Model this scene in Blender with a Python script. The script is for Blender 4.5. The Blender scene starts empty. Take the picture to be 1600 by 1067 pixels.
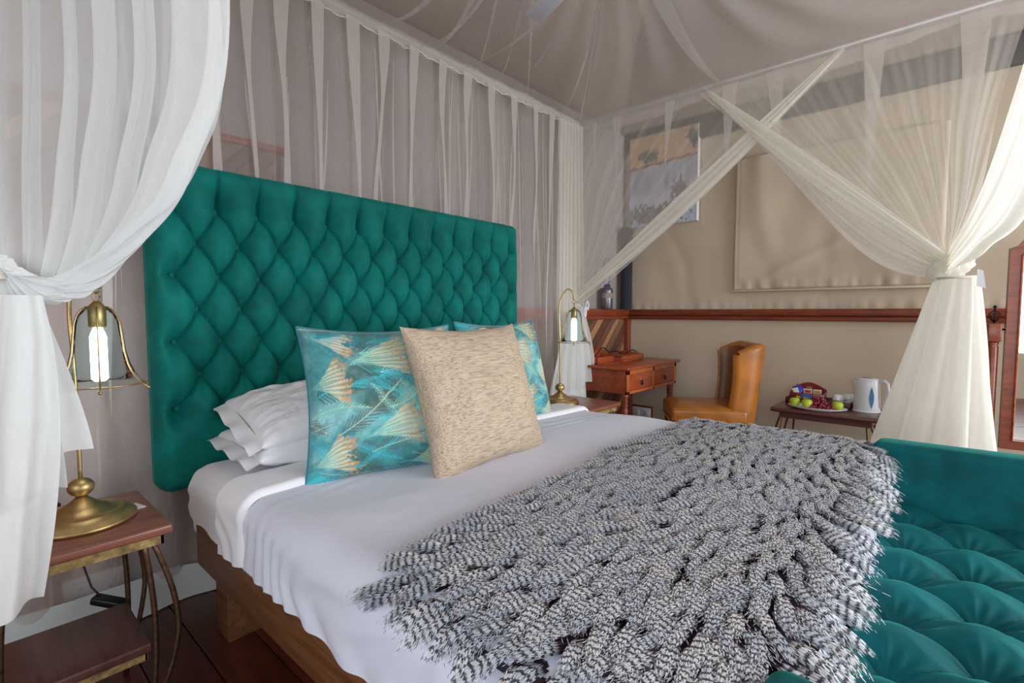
import bpy, bmesh, math, random
import numpy as np
from mathutils import Vector, Matrix, noise
random.seed(7); RS = np.random.RandomState(11)
PI = math.pi
sc = bpy.context.scene
COL = sc.collection

# ------------------------------------------------------------------ camera, world, lights, exposure
F_PX, PITCH, AZ, CAM_Z = 783.0, math.atan(46.5/783.0), math.radians(41.8), 1.2
cd = bpy.data.cameras.new('camera'); cam = bpy.data.objects.new('camera', cd); COL.objects.link(cam)
cd.sensor_width = 36.0; cd.lens = F_PX*36.0/1600.0; cd.clip_start = 0.02; cd.clip_end = 60
cam.location = (0, 0, CAM_Z)
_f = Vector((math.cos(AZ)*math.cos(PITCH), math.sin(AZ)*math.cos(PITCH), -math.sin(PITCH)))
cam.rotation_euler = _f.to_track_quat('-Z', 'Y').to_euler()
sc.camera = cam

w = bpy.data.worlds.new('world'); sc.world = w; w.use_nodes = True
bg = w.node_tree.nodes['Background']; bg.inputs[0].default_value = (0.78, 0.86, 1.0, 1); bg.inputs[1].default_value = 1.2

def area(name, loc, target, sx, sy, power, color):
    l = bpy.data.lights.new(name, 'AREA'); l.shape = 'RECTANGLE'; l.size = sx; l.size_y = sy; l.energy = power; l.color = color
    o = bpy.data.objects.new(name, l); COL.objects.link(o); o.location = loc
    o.rotation_euler = (Vector(target)-Vector(loc)).to_track_quat('-Z', 'Y').to_euler()
    return o
area('daylight_front', (3.1, -3.05, 1.5), (2.0, 0, 1.0), 2.7, 2.1, 128, (0.95, 0.98, 1.0))
area('daylight_side', (-1.45, -1.3, 1.5), (1.5, -0.6, 1.3), 2.6, 1.7, 40, (0.93, 0.97, 1.0))
sc.view_settings.view_transform = 'Standard'; sc.view_settings.look = 'None'
sc.view_settings.gamma = 1.0; sc.view_settings.use_curve_mapping = False
sc.view_settings.exposure = 0.38
sc.cycles.transparent_max_bounces = 32
sc.cycles.max_bounces = 10
sc.cycles.use_denoising = True

# ------------------------------------------------------------------ materials
def lin(c):
    return tuple(((v/255.0)/12.92 if v/255.0 <= 0.04045 else ((v/255.0+0.055)/1.055)**2.4) for v in c)
def new_mat(name):
    m = bpy.data.materials.new(name); m.use_nodes = True
    nt = m.node_tree; b = nt.nodes['Principled BSDF']
    return m, nt, b
def N(nt, t, **kw):
    n = nt.nodes.new(t)
    for k, v in kw.items():
        if k.startswith('i_'): n.inputs[k[2:].replace('_', ' ')].default_value = v
        else: setattr(n, k, v)
    return n
def coords(nt, scale=(1, 1, 1), rot=(0, 0, 0), space='Object'):
    t = N(nt, 'ShaderNodeTexCoord'); mp = N(nt, 'ShaderNodeMapping')
    mp.inputs['Scale'].default_value = scale; mp.inputs['Rotation'].default_value = rot
    nt.links.new(t.outputs[space], mp.inputs['Vector']); return mp.outputs['Vector']
def ramp(nt, fac, stops):
    r = N(nt, 'ShaderNodeValToRGB'); e = r.color_ramp.elements
    while len(e) < len(stops): e.new(0.5)
    for i, (p, c) in enumerate(stops):
        e[i].position = p; e[i].color = (*c, 1)
    nt.links.new(fac, r.inputs['Fac']); return r.outputs['Color']
def bump(nt, b, h, strength=0.2, dist=0.01):
    n = N(nt, 'ShaderNodeBump'); n.inputs['Strength'].default_value = strength; n.inputs['Distance'].default_value = dist
    nt.links.new(h, n.inputs['Height']); nt.links.new(n.outputs['Normal'], b.inputs['Normal']); return n

def m_plain(name, rgb, rough=0.5, metal=0.0, var=0.12, scale=30, bmp=0.0, sheen=0.0, **kw):
    m, nt, b = new_mat(name); c = lin(rgb)
    no = N(nt, 'ShaderNodeTexNoise'); no.inputs['Scale'].default_value = scale; no.inputs['Detail'].default_value = 4
    nt.links.new(coords(nt), no.inputs['Vector'])
    col = ramp(nt, no.outputs['Fac'], [(0.3, tuple(v*(1-var) for v in c)), (0.7, tuple(min(1, v*(1+var)) for v in c))])
    nt.links.new(col, b.inputs['Base Color'])
    b.inputs['Roughness'].default_value = rough; b.inputs['Metallic'].default_value = metal
    if sheen: b.inputs['Sheen Weight'].default_value = sheen
    if bmp: bump(nt, b, no.outputs['Fac'], bmp, 0.004)
    for k, v in kw.items(): b.inputs[k.replace('_', ' ')].default_value = v
    return m

def m_wood(name, dark, light, rough=0.35, axis='X', scale=1.0, coat=0.15, objvar=0.0):
    m, nt, b = new_mat(name)
    s = {'X': (1.2, 14, 14), 'Y': (14, 1.2, 14), 'Z': (14, 14, 1.2)}[axis]
    v = coords(nt, tuple(q*scale for q in s))
    n1 = N(nt, 'ShaderNodeTexNoise'); n1.inputs['Scale'].default_value = 2.5; n1.inputs['Detail'].default_value = 8; n1.inputs['Roughness'].default_value = 0.65; n1.inputs['Distortion'].default_value = 0.8
    nt.links.new(v, n1.inputs['Vector'])
    col = ramp(nt, n1.outputs['Fac'], [(0.28, lin(dark)), (0.5, tuple((a+c)/2 for a, c in zip(lin(dark), lin(light)))), (0.75, lin(light))])
    if objvar:
        oi = N(nt, 'ShaderNodeObjectInfo'); hs = N(nt, 'ShaderNodeHueSaturation')
        mr = N(nt, 'ShaderNodeMapRange'); mr.inputs['To Min'].default_value = 1-objvar; mr.inputs['To Max'].default_value = 1+objvar
        nt.links.new(oi.outputs['Random'], mr.inputs['Value']); nt.links.new(mr.outputs['Result'], hs.inputs['Value'])
        nt.links.new(col, hs.inputs['Color']); col = hs.outputs['Color']
    nt.links.new(col, b.inputs['Base Color'])
    b.inputs['Roughness'].default_value = rough; b.inputs['Coat Weight'].default_value = coat; b.inputs['Coat Roughness'].default_value = 0.25
    bump(nt, b, n1.outputs['Fac'], 0.15, 0.002)
    return m

def m_velvet(name, deep, lightc):
    m, nt, b = new_mat(name)
    v = coords(nt, (1, 1, 1))
    n1 = N(nt, 'ShaderNodeTexNoise'); n1.inputs['Scale'].default_value = 7; n1.inputs['Detail'].default_value = 5; n1.inputs['Roughness'].default_value = 0.6
    nt.links.new(v, n1.inputs['Vector'])
    n2 = N(nt, 'ShaderNodeTexNoise'); n2.inputs['Scale'].default_value = 260; n2.inputs['Detail'].default_value = 2
    nt.links.new(v, n2.inputs['Vector'])
    col = ramp(nt, n1.outputs['Fac'], [(0.3, lin(deep)), (0.7, lin(lightc))])
    nt.links.new(col, b.inputs['Base Color'])
    b.inputs['Roughness'].default_value = 0.75; b.inputs['Specular IOR Level'].default_value = 0.25
    b.inputs['Sheen Weight'].default_value = 0.32; b.inputs['Sheen Roughness'].default_value = 0.35
    b.inputs['Sheen Tint'].default_value = (*lin((60, 215, 195)), 1)
    bump(nt, b, n2.outputs['Fac'], 0.12, 0.001)
    return m

def m_cloth(name, rgb, weave=420, rough=0.9, var=0.05, bmp=0.25, transl=0.0, sheen=0.1, big=1.5):
    m, nt, b = new_mat(name); c = lin(rgb)
    v = coords(nt)
    n1 = N(nt, 'ShaderNodeTexNoise'); n1.inputs['Scale'].default_value = big; n1.inputs['Detail'].default_value = 5
    n2 = N(nt, 'ShaderNodeTexNoise'); n2.inputs['Scale'].default_value = weave; n2.inputs['Detail'].default_value = 1
    nt.links.new(v, n1.inputs['Vector']); nt.links.new(v, n2.inputs['Vector'])
    ad = N(nt, 'ShaderNodeMath', operation='ADD'); nt.links.new(n1.outputs['Fac'], ad.inputs[0])
    ml = N(nt, 'ShaderNodeMath', operation='MULTIPLY'); ml.inputs[1].default_value = 0.5; nt.links.new(n2.outputs['Fac'], ml.inputs[0]); nt.links.new(ml.outputs[0], ad.inputs[1])
    col = ramp(nt, ad.outputs[0], [(0.5, tuple(q*(1-var) for q in c)), (0.95, tuple(min(1, q*(1+var)) for q in c))])
    nt.links.new(col, b.inputs['Base Color']); b.inputs['Roughness'].default_value = rough
    b.inputs['Sheen Weight'].default_value = sheen; b.inputs['Specular IOR Level'].default_value = 0.2
    bump(nt, b, n2.outputs['Fac'], bmp, 0.001)
    return m

def m_net(name, rgb, transl=0.45):
    """sheer fabric: vertex attribute 'dens' is how much thread (layers, gathers) covers the sheet there"""
    m, nt, b = new_mat(name); nt.nodes.remove(b)
    out = nt.nodes['Material Output']
    c = (*lin(rgb), 1)
    d = N(nt, 'ShaderNodeBsdfDiffuse'); d.inputs['Color'].default_value = c
    tl = N(nt, 'ShaderNodeBsdfTranslucent'); tl.inputs['Color'].default_value = c
    mx = N(nt, 'ShaderNodeMixShader'); mx.inputs[0].default_value = transl
    nt.links.new(d.outputs[0], mx.inputs[1]); nt.links.new(tl.outputs[0], mx.inputs[2])
    tr = N(nt, 'ShaderNodeBsdfTransparent')
    at = N(nt, 'ShaderNodeAttribute'); at.attribute_name = 'dens'
    no = N(nt, 'ShaderNodeTexNoise'); no.inputs['Scale'].default_value = 55; no.inputs['Detail'].default_value = 2
    nt.links.new(coords(nt, (1, 1, .25)), no.inputs['Vector'])
    mr = N(nt, 'ShaderNodeMapRange'); mr.inputs['From Min'].default_value = 0.3; mr.inputs['From Max'].default_value = 0.7
    mr.inputs['To Min'].default_value = 0.97; mr.inputs['To Max'].default_value = 1.03
    nt.links.new(no.outputs['Fac'], mr.inputs['Value'])
    mu = N(nt, 'ShaderNodeMath', operation='MULTIPLY', use_clamp=True)
    nt.links.new(at.outputs['Fac'], mu.inputs[0]); nt.links.new(mr.outputs['Result'], mu.inputs[1])
    fm = N(nt, 'ShaderNodeMixShader')
    nt.links.new(mu.outputs[0], fm.inputs[0]); nt.links.new(tr.outputs[0], fm.inputs[1]); nt.links.new(mx.outputs[0], fm.inputs[2])
    nt.links.new(fm.outputs[0], out.inputs['Surface'])
    return m

def m_emit(name, rgb, s):
    m, nt, b = new_mat(name); b.inputs['Base Color'].default_value = (*lin(rgb), 1)
    b.inputs['Emission Color'].default_value = (*lin(rgb), 1); b.inputs['Emission Strength'].default_value = s
    return m

def m_attr(name, attr='col', rough=0.85, sheen=0.25):
    m, nt, b = new_mat(name)
    a = N(nt, 'ShaderNodeVertexColor'); a.layer_name = attr
    n2 = N(nt, 'ShaderNodeTexNoise'); n2.inputs['Scale'].default_value = 300
    nt.links.new(coords(nt), n2.inputs['Vector'])
    nt.links.new(a.outputs['Color'], b.inputs['Base Color'])
    b.inputs['Roughness'].default_value = rough; b.inputs['Sheen Weight'].default_value = sheen; b.inputs['Specular IOR Level'].default_value = 0.25
    bump(nt, b, n2.outputs['Fac'], 0.12, 0.001)
    return m

def m_glass(name, rgb=(235, 245, 245)):
    m, nt, b = new_mat(name); nt.nodes.remove(b); out = nt.nodes['Material Output']
    g = N(nt, 'ShaderNodeBsdfGlossy'); g.inputs['Roughness'].default_value = 0.03
    t = N(nt, 'ShaderNodeBsdfTransparent'); t.inputs['Color'].default_value = (*lin(rgb), 1)
    fr = N(nt, 'ShaderNodeFresnel'); fr.inputs['IOR'].default_value = 1.18
    m1 = N(nt, 'ShaderNodeMixShader')
    nt.links.new(fr.outputs[0], m1.inputs[0]); nt.links.new(t.outputs[0], m1.inputs[1]); nt.links.new(g.outputs[0], m1.inputs[2])
    nt.links.new(m1.outputs[0], out.inputs['Surface'])
    return m

def m_woven(name):
    m, nt, b = new_mat(name)
    v = coords(nt, (1, 1, 1))
    n1 = N(nt, 'ShaderNodeTexNoise'); n1.inputs['Scale'].default_value = 1; n1.inputs['Detail'].default_value = 3
    nt.links.new(coords(nt, (16, 210, 210)), n1.inputs['Vector'])
    n3 = N(nt, 'ShaderNodeTexNoise'); n3.inputs['Scale'].default_value = 1; n3.inputs['Detail'].default_value = 2
    nt.links.new(coords(nt, (120, 25, 25)), n3.inputs['Vector'])
    w1 = N(nt, 'ShaderNodeTexWave', wave_type='BANDS', bands_direction='X'); w1.inputs['Scale'].default_value = 55; w1.inputs['Distortion'].default_value = 0.6
    w2 = N(nt, 'ShaderNodeTexWave', wave_type='BANDS', bands_direction='Z'); w2.inputs['Scale'].default_value = 55; w2.inputs['Distortion'].default_value = 0.6
    nt.links.new(v, w1.inputs['Vector']); nt.links.new(v, w2.inputs['Vector'])
    ad = N(nt, 'ShaderNodeMath', operation='ADD'); nt.links.new(n1.outputs['Fac'], ad.inputs[0]); n3s = N(nt, 'ShaderNodeMapRange'); n3s.inputs['To Min'].default_value = .42; n3s.inputs['To Max'].default_value = .58; nt.links.new(n3.outputs['Fac'], n3s.inputs['Value']); nt.links.new(n3s.outputs['Result'], ad.inputs[1])
    col = ramp(nt, ad.outputs[0], [(0.36, lin((132, 126, 124))), (0.43, lin((182, 164, 146))), (0.5, lin((205, 184, 160))), (0.57, lin((218, 202, 180))), (0.68, lin((196, 158, 122)))])
    mth = ad
    h = N(nt, 'ShaderNodeMath', operation='MULTIPLY'); pw_ = N(nt, 'ShaderNodeMath', operation='POWER'); pw_.inputs[1].default_value = .25; nt.links.new(w1.outputs['Fac'], pw_.inputs[0]); nt.links.new(pw_.outputs[0], h.inputs[0]); nt.links.new(w2.outputs['Fac'], h.inputs[1])
    # ramp positions expect 0..1 from a sum of two noises (about 0.7..1.3)
    sub = N(nt, 'ShaderNodeMath', operation='MULTIPLY'); sub.inputs[1].default_value = 0.5
    nt.links.new(ad.outputs[0], sub.inputs[0])
    for l in list(nt.links):
        if l.to_node.bl_idname == 'ShaderNodeValToRGB': nt.links.remove(l)
    rp = [n for n in nt.nodes if n.bl_idname == 'ShaderNodeValToRGB'][0]
    nt.links.new(sub.outputs[0], rp.inputs['Fac'])
    mix = N(nt, 'ShaderNodeMix', data_type='RGBA', blend_type='MULTIPLY'); mix.inputs[0].default_value = 0.5
    gr = ramp(nt, h.outputs[0], [(0.0, (0.35, 0.33, 0.3)), (0.5, (1, 1, 1))])
    nt.links.new(rp.outputs['Color'], mix.inputs[6]); nt.links.new(gr, mix.inputs[7])
    nt.links.new(mix.outputs[2], b.inputs['Base Color'])
    b.inputs['Roughness'].default_value = 0.9; b.inputs['Specular IOR Level'].default_value = 0.15
    bump(nt, b, h.outputs[0], 0.5, 0.002)
    return m

M = {}
M['velvet'] = m_velvet('teal_velvet', (0, 94, 88), (0, 128, 118))
M['velvet_bench'] = m_velvet('petrol_velvet', (0, 80, 84), (4, 112, 116))
M['white'] = m_cloth('white_cotton', (222, 225, 240), weave=600, var=0.02, bmp=0.08)
M['white2'] = m_cloth('white_sheet', (238, 238, 242), weave=600, var=0.02, bmp=0.08)
M['net'] = m_net('cream_net', (236, 230, 226))
M['netw'] = m_net('white_net', (246, 247, 246), 0.4)
M['netc'] = m_net('ivory_voile', (253, 251, 243), 0.55)
M['canvas'] = m_cloth('tan_canvas', (202, 186, 164), weave=500, var=0.06, bmp=0.15, sheen=0.0)
M['canvas_roof'] = m_cloth('taupe_canvas', (166, 152, 142), weave=400, var=0.1, bmp=0.15, sheen=0.0)
M['canvas_head'] = m_cloth('grey_taupe_canvas', (166, 157, 154), weave=400, var=0.06, bmp=0.15, sheen=0.0)
M['fascia'] = m_cloth('dark_grey_canvas', (104, 102, 100), weave=400, var=0.06, bmp=0.15, sheen=0.0)
M['redwood'] = m_wood('red_brown_wood', (92, 38, 22), (158, 76, 44), axis='Y')
M['redwood_x'] = m_wood('red_brown_wood_x', (112, 46, 26), (176, 84, 48), axis='X')
M['desk'] = m_wood('desk_wood', (132, 54, 30), (196, 98, 54), axis='X', coat=0.3)
M['table'] = m_wood('side_table_wood', (104, 58, 46), (158, 100, 80), axis='X', coat=0.3, rough=0.3)
M['table_dark'] = m_wood('dark_table_wood', (70, 40, 38), (112, 70, 62), axis='Y', coat=0.3)
M['bedwood'] = m_wood('bed_frame_wood', (84, 50, 28), (132, 86, 50), axis='Y', coat=0.05, rough=0.5)
M['floorw'] = m_wood('floor_wood', (56, 22, 14), (112, 52, 32), axis='Y', coat=0.3, rough=0.35, objvar=0.25)
M['brass'] = m_plain('antique_brass', (190, 164, 112), rough=0.42, metal=1.0, var=0.15, scale=40)
M['brasspaint'] = m_plain('worn_gold_paint', (158, 134, 84), rough=0.6, metal=0.3, var=0.5, scale=60, bmp=0.3)
M['iron'] = m_plain('bronzed_iron', (104, 80, 62), rough=0.4, metal=0.8, var=0.4, scale=70, bmp=0.2)
M['blackiron'] = m_plain('black_iron', (40, 34, 32), rough=0.45, metal=0.6)
M['black'] = m_plain('black_plastic', (22, 22, 24), rough=0.35)
M['poleblack'] = m_cloth('black_pole_sleeve', (52, 54, 60), weave=200, var=0.1)
M['steel'] = m_plain('grey_metal', (128, 130, 134), rough=0.35, metal=0.8)
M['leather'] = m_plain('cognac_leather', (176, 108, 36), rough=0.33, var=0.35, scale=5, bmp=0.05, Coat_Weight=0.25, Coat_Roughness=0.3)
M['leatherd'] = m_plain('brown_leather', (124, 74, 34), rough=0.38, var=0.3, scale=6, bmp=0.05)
M['glass'] = m_glass('clear_glass')
M['bulb'] = m_emit('lit_bulb', (250, 250, 255), 9.0)
M['plastic'] = m_plain('white_plastic', (232, 233, 238), rough=0.3, var=0.02)
M['china'] = m_plain('white_china', (238, 240, 240), rough=0.15, var=0.02, Coat_Weight=0.4)
M['gauge'] = m_plain('blue_gauge', (38, 110, 150), rough=0.15, var=0.1)
M['apple'] = m_plain('green_apple', (176, 196, 52), rough=0.3, var=0.15, scale=12)
M['grape'] = m_plain('red_grape', (134, 38, 58), rough=0.25, var=0.4, scale=30, Coat_Weight=0.3)
M['stalk'] = m_plain('brown_stalk', (96, 74, 40), rough=0.7)
M['caddy'] = m_plain('mahogany_caddy', (128, 30, 34), rough=0.3, var=0.2, Coat_Weight=0.3)
M['caddyd'] = m_plain('dark_tray_wood', (88, 34, 34), rough=0.4, var=0.2)
M['paper'] = m_plain('paper', (226, 226, 226), rough=0.8, var=0.03)
M['bluefoil'] = m_plain('blue_packet', (48, 68, 196), rough=0.3, var=0.2)
M['yellow'] = m_plain('yellow_packet', (222, 196, 52), rough=0.4, var=0.2)
M['skyblue'] = m_plain('sky_blue_packet', (34, 118, 214), rough=0.4, var=0.2)
M['cream'] = m_plain('cream_label', (214, 206, 190), rough=0.6, var=0.06)
M['redink'] = m_plain('red_label', (186, 52, 48), rough=0.6)
M['orangeink'] = m_plain('orange_label', (206, 146, 96), rough=0.6)
M['button'] = M['velvet']
M['woven'] = m_woven('woven_beige')
M['print'] = m_attr('feather_print')
M['artprint'] = m_attr('sunset_print', rough=0.7, sheen=0)
M['piping'] = m_plain('turquoise_piping', (6, 124, 146), rough=0.5, sheen=0.3)
M['cord'] = m_plain('dark_cord', (46, 38, 52), rough=0.5)
M['nail'] = m_plain('brass_nail', (214, 176, 96), rough=0.25, metal=1.0)
M['strap'] = m_cloth('blue_strap', (96, 100, 176))
M['fan'] = m_plain('white_fan_paint', (216, 214, 224), rough=0.4, var=0.02)
M['skirt'] = m_cloth('pale_canvas_skirt', (206, 214, 212), weave=500)
mm, nt, b = new_mat('mirror_glass'); b.inputs['Metallic'].default_value = 1; b.inputs['Roughness'].default_value = 0.02; b.inputs['Base Color'].default_value = (.85, .87, .88, 1); M['mirror'] = mm

# ------------------------------------------------------------------ builders
class MB:
    def __init__(s): s.v = []; s.f = []; s.sm = []
    def add(s, vs, fs, smooth=False):
        o = len(s.v); s.v += [tuple(q) for q in vs]; s.f += [tuple(i+o for i in f) for f in fs]; s.sm += [smooth]*len(fs); return s
    def box(s, lo, hi, bev=0.0, seg=2, mat=None):
        bm = bmesh.new(); bmesh.ops.create_cube(bm, size=1)
        for v in bm.verts: v.co = Vector([lo[k]+(v.co[k]+.5)*(hi[k]-lo[k]) for k in range(3)])
        if bev: bmesh.ops.bevel(bm, geom=bm.edges[:], offset=bev, segments=seg, affect='EDGES', profile=0.5)
        if mat is not None: bmesh.ops.transform(bm, matrix=mat, verts=bm.verts[:])
        bm.verts.index_update()
        s.add([v.co for v in bm.verts], [[v.index for v in f.verts] for f in bm.faces], bool(bev)); bm.free(); return s
    def tube(s, pts, r, n=8, cap=True):
        pts = [Vector(p) for p in pts]; rs = r if isinstance(r, (list, tuple)) else [r]*len(pts)
        vs = []; up = None
        for i, p in enumerate(pts):
            t = (pts[min(i+1, len(pts)-1)]-pts[max(i-1, 0)]).normalized()
            if up is None: up = t.orthogonal().normalized()
            up = (up - t*up.dot(t))
            up = up.normalized() if up.length > 1e-6 else t.orthogonal().normalized()
            sd = t.cross(up)
            for k in range(n):
                a = 2*PI*k/n; vs.append(p+(up*math.cos(a)+sd*math.sin(a))*rs[i])
        fs = [(i*n+k, i*n+(k+1) % n, (i+1)*n+(k+1) % n, (i+1)*n+k) for i in range(len(pts)-1) for k in range(n)]
        if cap: fs += [tuple(reversed(range(n))), tuple((len(pts)-1)*n+k for k in range(n))]
        return s.add(vs, fs, True)
    def lathe(s, prof, n=24, c=(0, 0, 0), cap=True, sx=1, sy=1):
        vs = [(c[0]+r*sx*math.cos(2*PI*k/n), c[1]+r*sy*math.sin(2*PI*k/n), c[2]+z) for r, z in prof for k in range(n)]
        fs = [(i*n+k, i*n+(k+1) % n, (i+1)*n+(k+1) % n, (i+1)*n+k) for i in range(len(prof)-1) for k in range(n)]
        if cap: fs += [tuple(reversed(range(n))), tuple((len(prof)-1)*n+k for k in range(n))]
        return s.add(vs, fs, True)
    def prism(s, poly, d0, d1, axis='Y', smooth=False):
        """poly in the two other axes, extruded along axis"""
        def q(p, d): return {'Y': (p[0], d, p[1]), 'X': (d, p[0], p[1]), 'Z': (p[0], p[1], d)}[axis]
        n = len(poly); vs = [q(p, d0) for p in poly]+[q(p, d1) for p in poly]
        fs = [tuple(range(n)), tuple(reversed(range(n, 2*n)))]+[(i, i+n, (i+1) % n+n, (i+1) % n) for i in range(n)]
        return s.add(vs, fs, smooth)
    def sphere(s, c, r, n=12, m=8, sx=1, sy=1, sz=1):
        prof = [(max(1e-4, math.sin(PI*i/m))*r, -math.cos(PI*i/m)*r*sz) for i in range(m+1)]
        return s.lathe(prof, n, c, True, sx, sy)
    def build(s, name, mat, parent=None, off=None, mats=None):
        me = bpy.data.meshes.new(name)
        vs = s.v if off is None else [(x-off[0], y-off[1], z-off[2]) for x, y, z in s.v]
        me.from_pydata(vs, [], s.f); me.materials.append(mat)
        me.polygons.foreach_set('use_smooth', s.sm); fix(me)
        return link(name, me, parent)
def fix(me):
    bm = bmesh.new(); bm.from_mesh(me); bmesh.ops.recalc_face_normals(bm, faces=bm.faces[:]); bm.to_mesh(me); bm.free(); me.update()
def link(name, me, parent=None):
    o = bpy.data.objects.new(name, me); COL.objects.link(o)
    if parent is not None: o.parent = parent
    return o
def grid_obj(name, P, mat, parent=None, dens=None, col=None, closed=False, smooth=True, off=None):
    """P: array (nu, nv, 3)"""
    nu, nv = P.shape[:2]; me = bpy.data.meshes.new(name)
    Q = P.reshape(-1, 3).astype(float)
    if off is not None: Q = Q-np.array(off)
    idx = np.arange(nu*nv).reshape(nu, nv)
    if closed: idx = np.vstack([idx, idx[:1]])
    a, b_, c, d = idx[:-1, :-1].ravel(), idx[1:, :-1].ravel(), idx[1:, 1:].ravel(), idx[:-1, 1:].ravel()
    F = np.stack([a, b_, c, d], 1)
    me.vertices.add(len(Q)); me.vertices.foreach_set('co', Q.ravel())
    me.loops.add(F.size); me.loops.foreach_set('vertex_index', F.ravel().astype(np.int32))
    me.polygons.add(len(F)); me.polygons.foreach_set('loop_start', np.arange(0, F.size, 4, dtype=np.int32))
    me.polygons.foreach_set('use_smooth', np.ones(len(F), bool) if smooth else np.zeros(len(F), bool))
    me.materials.append(mat); me.update(calc_edges=True); me.validate()
    if dens is not None:
        at = me.attributes.new('dens', 'FLOAT', 'POINT'); at.data.foreach_set('value', np.clip(dens, 0, 1).ravel().astype(np.float32))
    if col is not None:
        at = me.color_attributes.new('col', 'FLOAT_COLOR', 'POINT')
        at.data.foreach_set('color', np.concatenate([col.reshape(-1, 3), np.ones((nu*nv, 1))], 1).ravel().astype(np.float32))
    return link(name, me, parent)
def thing(name, label, cat, loc=(0, 0, 0), rz=0, group=None):
    o = bpy.data.objects.new(name, None); COL.objects.link(o); o.location = loc; o.rotation_euler = (0, 0, rz)
    return tag(o, label, cat, group)
def tag(o, label, cat, group=None):
    o['label'] = label; o['category'] = cat
    if group: o['group'] = group
    return o
def structure(o, label=None, cat=None):
    o['kind'] = 'structure'
    if label: o['label'] = label
    if cat: o['category'] = cat
    return o
def snoise(x, y, seed=0.0, octv=2):
    """smooth 2D noise on numpy arrays"""
    X = np.asarray(x, float); Y = np.asarray(y, float); out = np.zeros(np.broadcast(X, Y).shape); amp = 1.0
    X, Y = np.broadcast_arrays(X, Y)
    for o in range(octv):
        xs = X*(2**o)+seed*13.7+o*5.1; ys = Y*(2**o)+seed*7.3+o*9.2
        xi = np.floor(xs).astype(int); yi = np.floor(ys).astype(int); fx = xs-xi; fy = ys-yi
        fx = fx*fx*(3-2*fx); fy = fy*fy*(3-2*fy)
        def h(a, b_):
            n = (a*374761393+b_*668265263) & 0x7fffffff; n = ((n ^ (n >> 13))*1274126177) & 0x7fffffff
            return ((n ^ (n >> 16)) & 0xffff)/32767.5-1
        v = (h(xi, yi)*(1-fx)+h(xi+1, yi)*fx)*(1-fy)+(h(xi, yi+1)*(1-fx)+h(xi+1, yi+1)*fx)*fy
        out = out+v*amp; amp *= 0.5
    return out
def smooth01(x): x = np.clip(x, 0, 1); return x*x*(3-2*x)

# ------------------------------------------------------------------ room shell
WX, WY, XN, YN, ZW = 4.62, 2.55, -1.6, -3.2, 2.95
# floor of planks
fl = structure(MB().box((XN-.1, YN-.1, -0.06), (WX+.1, WY+.12, -0.022)).build('floor', m_plain('dark_floor_gap', (24, 12, 10), rough=.8)))
pw = 0.165; nx = int((WX-XN)/pw)+1
pm = {}
for i in range(nx):
    x0 = XN+i*pw; x1 = min(x0+pw-0.005, WX+.03)
    cut = YN+1.4+(i*0.77 % 1)*2.6
    for j, (a, c) in enumerate(((YN, cut), (cut+0.004, WY+.03))):
        MB().box((x0, a, -0.022), (x1, c, 0.0+random.uniform(-.001, .001))).build('plank', M['floorw'], fl)
# head wall (behind headboard)
hw = structure(MB().box((XN-.1, WY+.03, 0), (WX+.1, WY+.1, ZW)).build('wall_head', M['canvas_head']))
def clip_poly(poly, x0, x1, z0, z1):
    for ax, lim, sgn in ((0, x0, 1), (0, x1, -1), (1, z0, 1), (1, z1, -1)):
        out = []
        for i in range(len(poly)):
            p, q = poly[i-1], poly[i]
            dp, dq = sgn*(p[ax]-lim), sgn*(q[ax]-lim)
            if dp*dq < 0:
                t = dp/(dp-dq); out.append((p[0]+(q[0]-p[0])*t, p[1]+(q[1]-p[1])*t))
            if dq >= 0: out.append(q)
        poly = out
        if not poly: return []
    return poly
plank_mats = [m_wood('plank_%s' % n, d, l, axis='Z', rough=.4, coat=.1) for n, d, l in (
    ('dark', (92, 58, 46), (120, 80, 64)), ('mid', (122, 84, 64), (152, 110, 84)), ('tan', (170, 122, 82), (204, 158, 112)), ('red', (112, 70, 54), (142, 94, 74)))]
def diagonal_planks(x0, x1, z0, z1, parent, seed):
    rr = random.Random(seed); h = z1-z0; x = x0-h; k = 0
    while x < x1:
        wdt = rr.uniform(.075, .125)
        q = clip_poly([(x, z0), (x+wdt-.006, z0), (x+h+wdt-.006, z1), (x+h, z1)], x0, x1, z0, z1)
        if len(q) >= 3:
            MB().prism(q, WY+.005-rr.uniform(0, .004), WY+.031).build('plank', plank_mats[(k*7+rr.randint(0, 1)) % 4], parent)
        x += wdt; k += 1
diagonal_planks(-1.2, 4.57, 0.02, 1.125, hw, 3)
diagonal_planks(-1.2, 1.13, 1.23, 1.98, hw, 5)
t1 = structure(MB().box((XN, WY-.045, 1.13), (WX-.03, WY+.03, 1.165), .006).box((XN, WY-.06, 1.165), (WX-.03, WY+.03, 1.225), .008).build('trim_1', M['redwood_x']))
structure(MB().box((4.565, WY-.05, 0), (4.62, WY+.03, 1.13), .006).build('trim_2', M['redwood']))
structure(MB().box((-1.2, WY-.02, 1.98), (1.16, WY+.03, 2.01), .004).build('trim_3', M['redwood_x']))
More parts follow.
